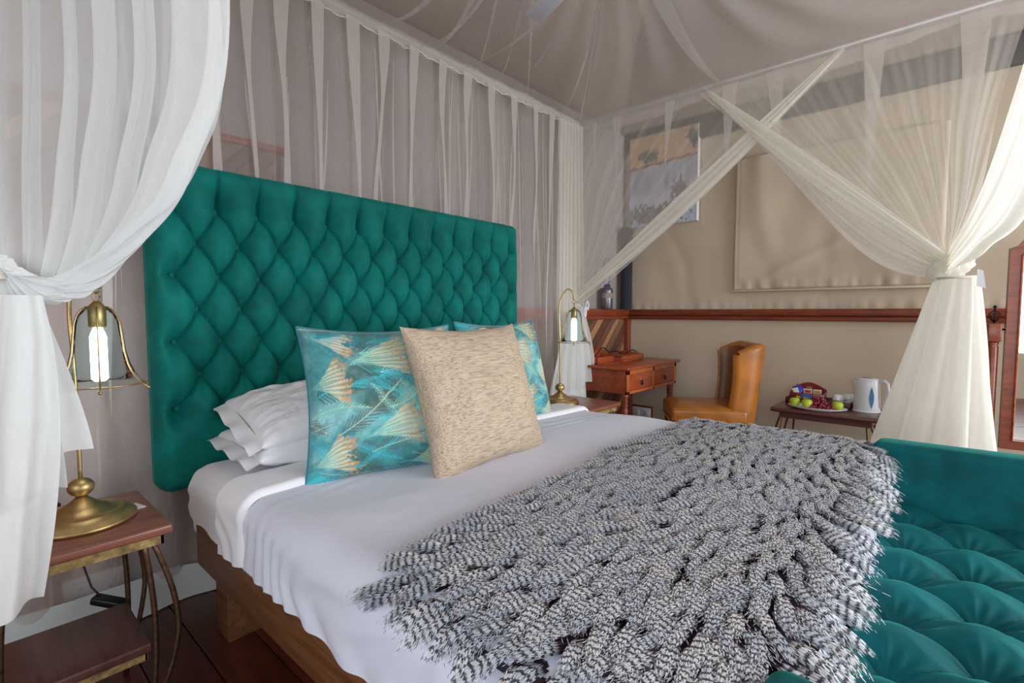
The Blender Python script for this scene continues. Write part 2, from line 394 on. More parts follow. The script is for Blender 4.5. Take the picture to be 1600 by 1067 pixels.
# desk wall: canvas, slightly billowing
ys = np.linspace(YN, WY+.05, 220); zs = np.linspace(1.17, ZW+.05, 90)
Y_, Z_ = np.meshgrid(ys, zs, indexing='ij')
gather = np.exp(-((Z_-1.22)/.06)**2)*.006*np.sin(Y_*75+3*np.sin(Y_*9))
bil = .012*snoise(Y_*1.6, Z_*1.2, 3, 3)+.012*np.exp(-((Y_-1.95-(Z_-1.3)*.3)/.12)**2)*smooth01((2.2-Z_)/.6)
X_ = WX+.0-np.abs(bil)*1.0-gather
wr = structure(grid_obj('wall_desk', np.stack([X_, Y_, Z_], -1), M['canvas']))
grid_obj('lower_canvas', np.stack([WX-.004*snoise(Y_*1.1, Z_*2, 9, 2), Y_, (Z_-1.17)/(ZW+.05-1.17)*1.14], -1), M['canvas'], wr)
MB().box((WX+.03, YN, 0), (WX+.09, WY+.1, ZW)).build('outer_canvas', M['canvas'], wr)
structure(MB().box((WX-.05, YN, 1.125), (WX+.02, WY-.05, 1.165), .008).box((WX-.07, YN, 1.165), (WX+.02, WY-.05, 1.222), .01).build('trim_4', M['redwood']))
structure(MB().box((WX-.06, YN, 2.77), (WX+.02, WY, 2.96), .01).build('trim_5', M['fascia']))
# roof
bmv = [(XN, YN, ZW), (WX, YN, ZW), (WX, WY+.1, ZW), (XN, WY+.1, ZW), (1.7, -.6, 4.35), (1.7, .5, 4.35)]
structure(MB().add(bmv, [(0, 1, 4), (1, 2, 5, 4), (2, 3, 5), (3, 0, 4, 5)]).build('ceiling', M['canvas_roof']))
# front and left walls with their openings (behind / beside the camera)
g = MB()
g.box((XN, YN-.06, 2.35), (WX, YN, ZW)).box((XN, YN-.06, 0), (-.2, YN, 2.35)).box((4.5, YN-.06, 0), (WX, YN, 2.35))
g.box((2.1, YN-.05, 0), (2.2, YN, 2.35))
structure(g.build('wall_front', M['canvas']))
g = MB(); g.box((XN-.06, YN, 0), (XN, WY, .65)).box((XN-.06, YN, 2.35), (XN, WY, ZW)).box((XN-.06, YN, .65), (XN, -2.3, 2.35)).box((XN-.06, 1.1, .65), (XN, WY, 2.35))
structure(g.build('wall_left', M['canvas']))

# window flap on the desk wall
ys = np.linspace(1.5, .1, 120); zs = np.linspace(1.385, 2.5, 100)
Y_, Z_ = np.meshgrid(ys, zs, indexing='ij')
d = .045+.022*snoise(Y_*2.2, Z_*1.5, 5, 3)
d += .014*np.exp(-((Z_-1.45-(1.35-Y_)*.45)/.05)**2)*smooth01((1.25-Y_)/.15)*smooth01((Y_-.55)/.3)
d += .024*np.exp(-((Y_-1.30+.28*np.clip(2.3-Z_, 0, 1)**2)/.10)**2)*smooth01((Z_-1.5)/.3)
d += .010*snoise(Y_*16, Z_*2, 7, 2)*np.exp(-((Z_-1.41)/.05)**2)
d = d*.75
edge = np.minimum(np.minimum((1.5-Y_), (Y_-.1)), np.minimum(Z_-1.385, 1))/.015
d = d*(.35+.65*smooth01(edge))
seam = np.exp(-((1.5-Y_-.035)/.004)**2)+np.exp(-((Z_-1.385-.03)/.004)**2); d -= .004*seam
flap = thing('canvas_blind', 'tan canvas window flap let down over the desk wall above the rail', 'blind', (WX, .8, 1.385))
grid_obj('flap', np.stack([WX-.015-d, Y_, Z_], -1), M['canvas'], flap, off=(WX, .8, 1.385))
MB().box((WX-.05, .09, 1.37), (WX-.014, 1.51, 1.388), .004).build('hem_bar', M['canvas'], flap, off=(WX, .8, 1.385))

# sunset print on the desk wall, a canvas print
ny, nz = 220, 260
yy = np.linspace(0, 1, ny); zz = np.linspace(0, 1, nz); U, V = np.meshgrid(yy, zz, indexing='ij')
sky = np.zeros((ny, nz, 3))
def mixc(c, a, m): return c*(1-m[..., None])+np.array(lin(a))*m[..., None]
sky[:] = lin((206, 176, 140))
sky = mixc(sky, (214, 160, 132), smooth01((.95-V)/.3)*.7); sky = mixc(sky, (176, 140, 138), smooth01(snoise(U*4, V*7, 2, 3)*.8)*.6*(V > .62))
fall = smooth01((.64+.05*U-V)/.02); sky = mixc(sky, (150, 152, 166), fall)
sky = mixc(sky, (196, 204, 222), fall*np.clip(.5+.6*snoise(U*30, V*2, 4, 2), 0, 1)*.8)
sky = mixc(sky, (206, 214, 232), smooth01((.45-V)/.2)*.6)
sky = mixc(sky, (110, 84, 76), smooth01(1-np.abs(V-.65-.05*U-.01*snoise(U*20, 0*V, 1))/.02))
def trees(cx, cy, rx, ry, seed):
    m = ((U-cx)/rx)**2+((V-cy)/ry)**2
    return smooth01((1-m+.9*snoise(U*40, V*40, seed, 3))/.35)
sky = mixc(sky, (64, 78, 66), trees(.3, .76, .16, .08, 1)); sky = mixc(sky, (70, 82, 70), trees(.93, .88, .08, .11, 2)); sky = mixc(sky, (84, 88, 88), trees(.75, .35, .12, .13, 3)*.8)
sky = mixc(sky, (92, 96, 92), trees(.35, .12, .5, .12, 4)*.9)
pr = thing('canvas_print', 'unframed print of a waterfall under a pink sunset sky, behind the net', 'picture', (WX-.05, 2.5, 2.03))
grid_obj('picture_face', np.stack([np.full_like(U, WX-.075), 2.5-.68*U, 2.03+.86*V], -1), M['artprint'], pr, col=sky, off=(WX-.05, 2.5, 2.03), smooth=False)
MB().box((WX-.074, 1.82, 2.03), (WX-.02, 2.5, 2.89)).build('stretcher', M['paper'], pr, off=(WX-.05, 2.5, 2.03))

# corner: black sleeve pole, grey canister
MB().lathe([(.055, 0), (.058, .02), (.056, .3), (.058, .5), (.055, .78), (.052, .8)], 20, (0, 0, 0)).build('tent_pole', M['poleblack'])
o = tag(bpy.data.objects['tent_pole'], 'black sleeved tent pole standing on the wooden rail in the far corner', 'pole'); o.location = (4.49, 2.49, 1.226)
cn = thing('metal_canister', 'grey metal canister standing on the wooden ledge next to the black pole', 'canister', (4.13, 2.49, 1.226))
MB().lathe([(.05, 0), (.053, .006), (.053, .17), (.049, .19), (.03, .205), (.028, .23)], 22).build('body', M['steel'], cn)
MB().lathe([(.0535, .1), (.0535, .15)], 22, cap=False).build('label_band', m_plain('canister_label', (150, 140, 136), rough=.6), cn)
MB().tube([(.0, 0, .22), (.045, 0, .27), (.06, 0, .4), (.02, 0, .47), (-.05, 0, .46), (-.07, 0, .36), (-.05, 0, .2)], .006, 6).build('carry_strap', M['strap'], cn)

# wall sockets
def socket(name, label, loc, rz, w_, back=None):
    t = thing(name, label, 'socket', loc, rz)
    if back: MB().box((-w_/2-.02, -.006, -.02), (w_/2+.02, .0, .13), .003).build('backing_board', back, t)
    MB().box((-w_/2, -.018, 0), (w_/2, -.006 if back else 0, .11), .004).build('faceplate', M['plastic'], t)
    for sx in (-w_/4, w_/4):
        MB().box((sx-.03, -.022, .025), (sx+.03, -.018, .085), .002).build('socket_face', M['plastic'], t)
        mb = MB()
        for q in ((0, .07), (-.012, .045), (.012, .045)): mb.box((sx+q[0]-.004, -.0232, q[1]-.004), (sx+q[0]+.004, -.0215, q[1]+.004))
        mb.build('pin_hole', M['black'], t)
    return t
socket('wall_socket', 'white double wall socket low on the wall behind the near nightstand', (.345, WY+.002, .045), 0, .21)
socket('wall_socket', 'wood backed socket on the desk wall beneath the writing desk', (WX-.012, 2.36, .13), -PI/2, .2, M['redwood'])

# ------------------------------------------------------------------ tufted surfaces
def tuft(a, b_, A, C, p=.55):
    ca = np.abs(np.sin(PI*a)); cb = np.abs(np.sin(PI*b_))
    return A*(ca*cb)**p + C*np.maximum(ca, cb)**.6

# headboard
HX0, HX1, HZ0, HZ1, HY = .51, 2.62, .48, 1.79, 2.30
hb = thing('headboard', 'tall teal velvet deep buttoned headboard behind the bed', 'headboard', (1.565, 2.36, HZ0))
nu, nv = 520, 330
def edge_map(n, L, r):
    # parameter denser near the ends
    return np.linspace(0, L, n)
xs = np.linspace(HX0, HX1, nu); zs = np.linspace(HZ0, HZ1, nv)
X_, Z_ = np.meshgrid(xs, zs, indexing='ij')
bx, rz_ = .1625, .1327
xp = (X_-.59)/bx; zp = (Z_-.814)/rz_
xc = np.clip(xp, 0, 12); zc = np.clip(zp, 0, 6)
a_ = xc+zc/2; b2 = xc-zc/2
H = tuft(a_, b2, .048, .044, .46)
H -= .007*np.exp(-(np.minimum(np.abs(np.sin(PI*a_)), np.abs(np.sin(PI*b2)))/.11)**2)
HF = .082
top = smooth01((zp-6)/1.25); side = smooth01(np.maximum(-xp, xp-12)/.42); bot = smooth01(-zp/.8)
H = H*(1-.8*top)+HF*.8*top
H = H*(1-side)+HF*side; H = H*(1-bot)+HF*bot
# thin stitched line down the middle of each crease at the top
H -= .006*np.exp(-(np.abs(np.sin(PI*xc))/.10)**2)*(zp > 6)*smooth01((zp-6)/.5)
# radial wrinkles near buttons
na = np.round(a_); nb = np.round(b2)
dx = (a_+b2-na-nb)/2*bx; dz = (a_-b2-na+nb)*rz_
rr = np.sqrt(dx*dx+dz*dz)+1e-6; th = np.arctan2(dz, dx)
inb = (xp > -.6) & (xp < 12.6) & (zp > -1) & (zp < 7)
H += .0022*np.sin(th*15)*np.exp(-((rr-.024)/.013)**2)*inb
ed = np.minimum(np.minimum(X_-HX0, HX1-X_), np.minimum(Z_-HZ0, HZ1-Z_))
er = np.clip(ed/.05, 0, 1)
H = H*np.sqrt(1-(1-er)**2)
# round the corners of the outline
cx = np.clip(X_, HX0+.05, HX1-.05); cz = np.clip(Z_, HZ0+.05, HZ1-.05)
ox, oz = X_-cx, Z_-cz; L = np.sqrt(ox*ox+oz*oz)+1e-9; m_ = np.maximum(np.abs(ox), np.abs(oz)); k = np.where(L > 0, m_/L, 1)
Xr, Zr = cx+ox*k, cz+oz*k
Pf = np.stack([Xr, HY+.045-H, Zr], -1)
grid_obj('upholstery', Pf, M['velvet'], hb, off=(1.565, 2.36, HZ0))
# side band and back
ring = []
for t in np.linspace(0, 1, 240, endpoint=False):
    q = t*4; i = int(q); f = q-i
    cs = [(HX0, HZ0), (HX1, HZ0), (HX1, HZ1), (HX0, HZ1)]; p0, p1 = cs[i], cs[(i+1) % 4]
    x, z = p0[0]+(p1[0]-p0[0])*f, p0[1]+(p1[1]-p0[1])*f
    c0, c1 = min(max(x, HX0+.05), HX1-.05), min(max(z, HZ0+.05), HZ1-.05)
    ex, ez = x-c0, z-c1; l = math.hypot(ex, ez) or 1; kk = max(abs(ex), abs(ez))/l
    ring.append((c0+ex*kk, c1+ez*kk))
mb = MB(); n = len(ring)
mb.add([(x, y, z) for y in (HY+.045, HY+.085) for x, z in ring], [(i, (i+1) % n, (i+1) % n+n, i+n) for i in range(n)]+[tuple(range(n, 2*n))], True)
mb.build('side_band', M['velvet'], hb, off=(1.565, 2.36, HZ0))
bme = None
for r in range(7):
    z = 1.61-r*rz_; odd = r % 2
    for c in range(12 if odd else 13):
        x = .59+bx*c+(bx/2 if odd else 0)
        loc = (x-1.565, HY+.038-2.36, z-HZ0)
        if bme is None:
            o = MB().lathe([(.0145, 0), (.0135, .005), (.010, .0085), (.006, .0095), (.0045, .0085), (.001, .008)], 14).build('button', M['velvet'], hb)
            bme = o.data
        else: o = link('button', bme, hb)
        o.location = loc; o.rotation_euler = (PI/2, 0, 0)

# ------------------------------------------------------------------ bed
BX0, BX1, BY0, BY1 = .57, 2.49, .20, 2.2
bed = thing('bed', 'king size bed with a chunky brown wooden frame and white bedding', 'bed', (1.53, 1.2, 0))
O = (1.53, 1.2, 0)
def bb(name, lo, hi, bev=.006, mat='bedwood'): return MB().box(lo, hi, bev).build(name, M[mat], bed, off=O)
bb('side_rail', (BX0, BY0, .265), (BX0+.045, 2.08, .43)); bb('side_rail', (BX1-.045, BY0, .265), (BX1, 2.08, .43))
bb('end_rail', (BX0+.045, BY0, .265), (BX1-.045, BY0+.045, .43)); bb('end_rail', (BX0+.045, 2.035, .265), (BX1-.045, 2.08, .43))
bb('support_ledge', (BX0+.045, BY0+.045, .265), (BX0+.1, 2.03, .31), .003); bb('support_ledge', (BX1-.1, BY0+.045, .265), (BX1-.045, 2.03, .31), .003)
for x in (BX0+.05, BX1-.22):
    for y in (BY0+.1, 1.93): bb('leg', (x, y, 0), (x+.17, y+.12, .268), .004)
bb('slat_base', (BX0+.1, BY0+.05, .31), (BX1-.1, 2.03, .33), .003)
# mattress
def soft_box(x0, x1, y0, y1, z0, z1, r, nx_, ny_, amp, seed):
    pass
mb = MB().box((BX0+.012, BY0+.03, .335), (BX1-.012, 2.19, .602), .045, 5)
mo = mb.build('mattress', M['white2'], bed, off=O)
# fitted sheet wrinkles on near head corner
ys = np.linspace(1.6, 2.2, 60); ss = np.linspace(0, 1, 40)
# duvet: profile across X
def profile(s, x0, x1, z0, zt, r):
    """s array 0..1 -> x, z along: near hem up, over the top, down far side"""
    hgt = zt-z0-r; arc = PI*r/2; topl = (x1-x0)-2*r; tot = 2*hgt+2*arc+topl; d = s*tot
    x = np.zeros_like(d); z = np.zeros_like(d); nx_ = np.zeros_like(d); nz_ = np.zeros_like(d)
    m1 = d < hgt; x[m1] = x0; z[m1] = z0+d[m1]; nx_[m1] = -1
    m2 = (d >= hgt) & (d < hgt+arc); a = (d[m2]-hgt)/r; x[m2] = x0+r-r*np.cos(a); z[m2] = zt-r+r*np.sin(a); nx_[m2] = -np.cos(a); nz_[m2] = np.sin(a)
    m3 = (d >= hgt+arc) & (d < hgt+arc+topl); x[m3] = x0+r+d[m3]-hgt-arc; z[m3] = zt; nz_[m3] = 1
    m4 = (d >= hgt+arc+topl) & (d < hgt+2*arc+topl); a = (d[m4]-hgt-arc-topl)/r; x[m4] = x1-r+r*np.sin(a); z[m4] = zt-r+r*np.cos(a); nx_[m4] = np.sin(a); nz_[m4] = np.cos(a)
    m5 = d >= hgt+2*arc+topl; x[m5] = x1; z[m5] = zt-r-(d[m5]-hgt-2*arc-topl); nx_[m5] = 1
    return x, z, nx_, nz_, d
def cover(name, y0, y1, grow, z0, zt, nu, nv, amp, wr_amp, seed, mat, rolled=0.0):
    s = np.linspace(0, 1, nu); t = np.linspace(0, 1, nv)
    S, T = np.meshgrid(s, t, indexing='ij')
    x, z, nx_, nz_, d = profile(S, BX0-grow, BX1+grow*.3, z0, zt, .085)
    y = y0+(y1-y0)*T
    crown = .018*np.sin(PI*np.clip((x-BX0)/(BX1-BX0), 0, 1))*nz_
    sideness = smooth01((zt-.02-z)/.1)
    disp = amp*snoise(x*1.8, y*2.2+d, seed, 2)
    ph = y*58+11*snoise(y*2.3, z*3, seed+2, 2)+5*(z-zt)*6
    disp += sideness*wr_amp*np.sin(ph)*(.6+.4*snoise(y*5, z*2, seed+4))*smooth01(1-(z-z0)/.3+.35)
    disp += (1-sideness)*wr_amp*.35*np.maximum(0, snoise(x*5+y*2, y*7, seed+7, 3))*.8
    # soft long creases under the cushions
    disp += (1-sideness)*.0022*np.sin((y+.10*np.sin(x*2.2+.6))*80+5*snoise(x*2.3, y*3, 3))*np.exp(-((y-1.5)/.09)**2)*(.4+.6*snoise(x*3, y*2, 14, 2))
    hem = np.where((S < .003) | (S > .997), 1, 0)
    zz_ = z+nz_*disp+crown+ (S == 0)*.012*snoise(y*9, y*0, seed+9)
    zz_ = zz_ + sideness*(x < 1)*.014*snoise(y*6, y*0+1, seed+9, 2)*smooth01(1-(z-z0)/.12)
    xx = x+nx_*disp
    edge_t = np.minimum(T, 1-T)*(y1-y0)
    roll = np.sqrt(np.clip(1-(1-np.clip(edge_t/.02, 0, 1))**2, 0, 1))
    off_ = (1-roll)*rolled
    return grid_obj(name, np.stack([xx-nx_*off_, y, zz_-nz_*off_], -1), mat, bed, off=O)
cover('duvet_cover', .19, 1.7, .012, .405, .632, 260, 300, .009, .0075, 1, M['white'])
cover('folded_sheet', 1.60, 1.80, .026, .415, .648, 220, 60, .004, .006, 5, M['white2'], rolled=.022)
cover('top_sheet', 1.7, 2.14, .004, .43, .612, 200, 60, .003, .004, 8, M['white2'])
# foot fall of the duvet
ss = np.linspace(0, 1, 120); tt = np.linspace(0, 1, 24); S, T = np.meshgrid(ss, tt, indexing='ij')
grid_obj('duvet_foot', np.stack([BX0-.01+S*(BX1-BX0+.02), .19-.004*np.sin(T*PI/2)-.006*np.sin(S*60)*T, .62-.2*T+.018*np.sin(PI*S)*(1-T)], -1), M['white'], bed, off=O)

# ------------------------------------------------------------------ cushions and pillows
def pillow_grid(w_, h_, t_, n, pinch=.10, pw=.42, seed=0, wr=.004, flat=1.0):
    u = np.linspace(-1, 1, n); v = np.linspace(-1, 1, n); U, V = np.meshgrid(u, v, indexing='ij')
    U = np.sign(U)*np.abs(U)**.85; V = np.sign(V)*np.abs(V)**.85
    x = U*w_/2*(1-pinch*(1-V**2)); z = V*h_/2*(1-pinch*(1-U**2))
    prof = np.clip((1-U**2)*(1-V**2), 0, 1)**pw
    y = t_/2*prof
    crease = wr*snoise(U*3+5, V*3, seed, 3)*prof
    return x, y, z, crease, U, V
def cushion(name, label, w_, h_, t_, loc, tilt, yaw, mat, n=120, col=None, piping=None, group=None, seed=0, roll=0, wr=.006, cat='cushion', sub=('front_cover', 'back_cover'), pw=.42):
    T = thing(name, label, cat, loc, 0, group)
    T.rotation_euler = (Matrix.Rotation(yaw, 3, 'Z') @ Matrix.Rotation(tilt, 3, 'X') @ Matrix.Rotation(roll, 3, 'Y')).to_euler()
    x, y, z, cr, U, V = pillow_grid(w_, h_, t_, n, seed=seed, wr=wr, pw=pw)
    z = z+h_/2
    f = grid_obj(sub[0], np.stack([x, -(y+cr), z], -1), mat, T, col=col)
    b_ = grid_obj(sub[1], np.stack([x[::-1], (y+cr)[::-1], z[::-1]], -1), mat, T, col=None if col is None else col)
    if piping:
        k = n-1; bnd = [(i, 0) for i in range(k)]+[(k, j) for j in range(k)]+[(k-i, k) for i in range(k)]+[(0, k-j) for j in range(k)]
        bnd = bnd[::3]; pts = [(x[i, j], 0, z[i, j]) for i, j in bnd]; pts.append(pts[0]); pts.append(pts[1])
        MB().tube(pts, .0048, 6, cap=False).build('piping', piping, T)
    return T

def feather_art(n, seed):
    R = np.random.RandomState(seed); u = np.linspace(0, 1, n); U, V = np.meshgrid(u, u, indexing='ij')
    c = np.zeros((n, n, 3)); c[:] = lin((72, 146, 150))
    def mx(c, rgb, m): return c*(1-m[..., None])+np.array(lin(rgb))*m[..., None]
    c = mx(c, (146, 200, 202), smooth01(snoise(U*3.2, V*3.2, seed+3, 4)*1.3+.25)*.85); c = mx(c, (62, 92, 84), smooth01(snoise(U*3, V*4, seed+6, 4)*1.5-.3)*.75)
    c = mx(c, (6, 128, 152), smooth01(snoise(U*3, V*5, seed+8, 3)*1.5-.45)*.85)
    c *= (1+.16*snoise(U*45, V*45, seed+2, 2))[..., None]
    jit = snoise(U*55, V*55, seed+1, 2)
    def local(ox, oy, ang):
        du, dv = U-ox, V-oy; return du*math.cos(ang)+dv*math.sin(ang), -du*math.sin(ang)+dv*math.cos(ang)
    def plume(c, ox, oy, ang, L, spread, sd):
        a, b_ = local(ox, oy, ang); rr_ = np.sqrt(a*a+b_*b_)+1e-6; th_ = np.arctan2(b_, a)+.5*(rr_/L)**2*np.sign(b_)*.3
        t = rr_/L; lim = .88+.08*np.sin(th_*7+sd)+.14*jit
        strand = .5+.5*np.sin(th_*46+2*snoise(U*9, V*9, sd, 2)+5*t)
        m = smooth01((spread*(.35+.65*t)-np.abs(th_))/.10)*smooth01((lim-t)/.06)*(t > .02)
        m = m*(.35+.65*strand)
        stops = [(0, (84, 176, 182)), (.3, (176, 212, 186)), (.6, (222, 212, 176)), (.85, (206, 172, 128)), (1.1, (168, 112, 78))]
        tt = np.clip(t+.12*jit, 0, 1.05); col = np.zeros_like(c)
        for k_ in range(3): col[..., k_] = np.interp(tt, [q[0] for q in stops], [lin(q[1])[k_] for q in stops])
        return c*(1-m[..., None])+col*m[..., None]
    def frond(c, ox, oy, ang, L, W, cur, kind):
        a, b_ = local(ox, oy, ang); a = a/L; b1 = b_/L-cur*a*a; wd = W/L; ac = np.clip(a, 0, 1)
        env = wd*np.sin(PI*ac**.7)**.8
        barb = np.sin(2*PI*((a*15)-np.abs(b1)/wd*3.2)+jit)
        m = ((np.abs(b1) < env*(.85+.25*jit)) & (a > 0) & (a < 1))*smooth01(barb*.8+.1)
        col = {'aqua': (60, 188, 204), 'mint': (150, 216, 196), 'dark': (44, 62, 58), 'brown': (104, 84, 66)}[kind]
        c = mx(c, col, m*.85)
        rc = np.exp(-(b1/(wd*.05))**2)*(a > 0)*(a < .97)*.8
        return mx(c, (70, 200, 214) if kind in ('aqua', 'dark') else (188, 222, 196), rc)
    for i in range(46):
        c = frond(c, R.rand()*1.2-.2, R.rand()*1.1-.05, R.uniform(-.8, .5), R.uniform(.22, .5), R.uniform(.03, .07), R.uniform(-.4, .4), ['aqua', 'dark', 'mint', 'brown', 'aqua', 'dark'][i % 6])
    for k_, (ox, oy, ang, L, sp_) in enumerate(((.01, .56, .22, .30, .85), (.30, .72, .2, .40, .75), (.02, .12, .28, .33, .85), (.36, .26, .28, .40, .75), (.70, .48, .2, .32, .8), (.70, .92, -.1, .32, .7), (.06, .90, -.2, .30, .65), (.58, .04, .2, .36, .8))):
        c = plume(c, ox, oy, ang, L, sp_, seed+k_)
    for i in range(12):
        c = frond(c, R.rand(), R.rand(), R.uniform(-.9, .6), R.uniform(.15, .3), R.uniform(.02, .035), R.uniform(-.4, .4), ['aqua', 'mint'][i % 2])
    return np.clip(c, 0, 1)
ART = feather_art(280, 4)
BZ = .655
cushion('patterned_cushion', 'turquoise feather print cushion with blue piping, in front of white pillows', .57, .56, .20, (1.025, 1.50, BZ-.045), -.30, math.radians(-20), M['print'], 280, ART, M['piping'], 'feather print cushions', 1)
cushion('patterned_cushion', 'turquoise feather print cushion half hidden behind the beige one, next to the far lamp', .61, .56, .19, (1.89, 1.65, BZ-.045), -.26, math.radians(2), M['print'], 280, ART[:, ::-1], M['piping'], 'feather print cushions', 2)
cushion('woven_cushion', 'square beige woven cushion in the middle of the bed', .61, .57, .20, (1.365, 1.295, BZ-.045), -.34, math.radians(1), M['woven'], 130, None, None, None, 3, wr=.009)
# sleeping pillows
def sleeping(label, loc, rot, seed, w_=.72, h_=.46, t_=.17):
    T = thing('pillow', label, 'pillow', loc, 0, 'white pillows'); T.rotation_euler = rot
    n = 110; x, y, z, cr, U, V = pillow_grid(w_, h_, t_, n, pinch=.05, seed=seed, pw=.36)
    # wrinkled case
    fold = .010*snoise(U*2.2+V*2.5, V*4-U*2, seed+3, 3)+.006*np.abs(snoise(U*6+V*3, V*5-U*5, seed+5, 2))
    p = np.clip((1-U**2)*(1-V**2), 0, 1)**.3
    for nm, s in (('case_top', 1), ('case_underside', -1)):
        P = np.stack([x, z, s*(y+fold*p)], -1)
        if s < 0: P = P[::-1]
        grid_obj(nm, P, M['white2'], T)
    # open flap at the end
    vv = np.linspace(-1, 1, 50); tt = np.linspace(0, 1, 10); Vv, Tt = np.meshgrid(vv, tt, indexing='ij')
    fx = -w_/2-.0-.055*Tt; fz = Vv*h_/2*(1-.05*(1-1)); 
    grid_obj('case_flap', np.stack([fx+.012, fz*(1+.02*Tt), .004*np.sin(Vv*9+seed)*Tt*2-.012*Tt], -1), M['white2'], T)
    return T
sleeping('white pillow lying flat, lower of the two at the near head corner', (1.05, 1.98, .70), (.03, -.02, -.04), 1)
sleeping('white pillow resting on top of another against the headboard', (1.07, 1.97, .815), (.22, -.10, -.10), 2)

# ------------------------------------------------------------------ fur throw
def throw_surface(p, q):
    """p 0..1 near->far along x, q 0..1 foot->head along y"""
    x = .572+2.02*p+.0*q
    yf = .138+.08*p+.012*snoise(p*5, p*0, 3); yh = .885+.15*p+.02*snoise(p*4, p*0+3, 6)
    y = yf+(yh-yf)*q
    z = .652+.018*np.sin(PI*np.clip(p, 0, 1))+.012*snoise(x*2.5, y*2.5, 12, 2)
    z = z-.02*(1-smooth01(q/.05))-.02*(1-smooth01((1-q)/.05))-.03*(1-smooth01(p/.05))-.03*(1-smooth01((1-p)/.06))
    return np.stack([x, y, z], -1)
fur = thing('fur_throw', 'grey and white striped shaggy fur throw across the foot of the bed', 'blanket', (1.6, .6, .66))
pq = np.meshgrid(np.linspace(0, 1, 80), np.linspace(0, 1, 50), indexing='ij')
M['furbase'] = m_plain('fur_backing', (72, 56, 68), rough=.9, var=.2)
grid_obj('backing', throw_surface(*pq), M['furbase'], fur, off=(1.6, .6, .66))
m, nt, b = new_mat('banded_fur')
uv = N(nt, 'ShaderNodeUVMap'); sp = N(nt, 'ShaderNodeSeparateXYZ'); nt.links.new(uv.outputs[0], sp.inputs[0])
# bands along the hair (v) : sine wave with soft threshold
mu = N(nt, 'ShaderNodeMath', operation='MULTIPLY'); mu.inputs[1].default_value = 2*PI*5.6; nt.links.new(sp.outputs['Y'], mu.inputs[0])
si = N(nt, 'ShaderNodeMath', operation='SINE'); nt.links.new(mu.outputs[0], si.inputs[0])
ma = N(nt, 'ShaderNodeMath', operation='MULTIPLY_ADD'); ma.inputs[1].default_value = 0.5; ma.inputs[2].default_value = 0.5; nt.links.new(si.outputs[0], ma.inputs[0])
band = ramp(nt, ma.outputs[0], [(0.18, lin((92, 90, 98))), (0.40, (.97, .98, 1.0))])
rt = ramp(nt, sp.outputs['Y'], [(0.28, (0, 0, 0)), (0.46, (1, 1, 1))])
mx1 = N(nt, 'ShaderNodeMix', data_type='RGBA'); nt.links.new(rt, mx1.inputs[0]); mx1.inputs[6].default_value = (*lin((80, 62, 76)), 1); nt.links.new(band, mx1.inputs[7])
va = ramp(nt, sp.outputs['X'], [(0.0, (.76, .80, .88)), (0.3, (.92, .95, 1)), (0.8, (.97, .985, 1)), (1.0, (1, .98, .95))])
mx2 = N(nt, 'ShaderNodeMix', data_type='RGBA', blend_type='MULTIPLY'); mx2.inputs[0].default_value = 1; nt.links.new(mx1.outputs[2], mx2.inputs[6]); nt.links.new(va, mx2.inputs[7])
nt.links.new(mx2.outputs[2], b.inputs['Base Color']); b.inputs['Roughness'].default_value = .6; b.inputs['Specular IOR Level'].default_value = .3
M['fur'] = m
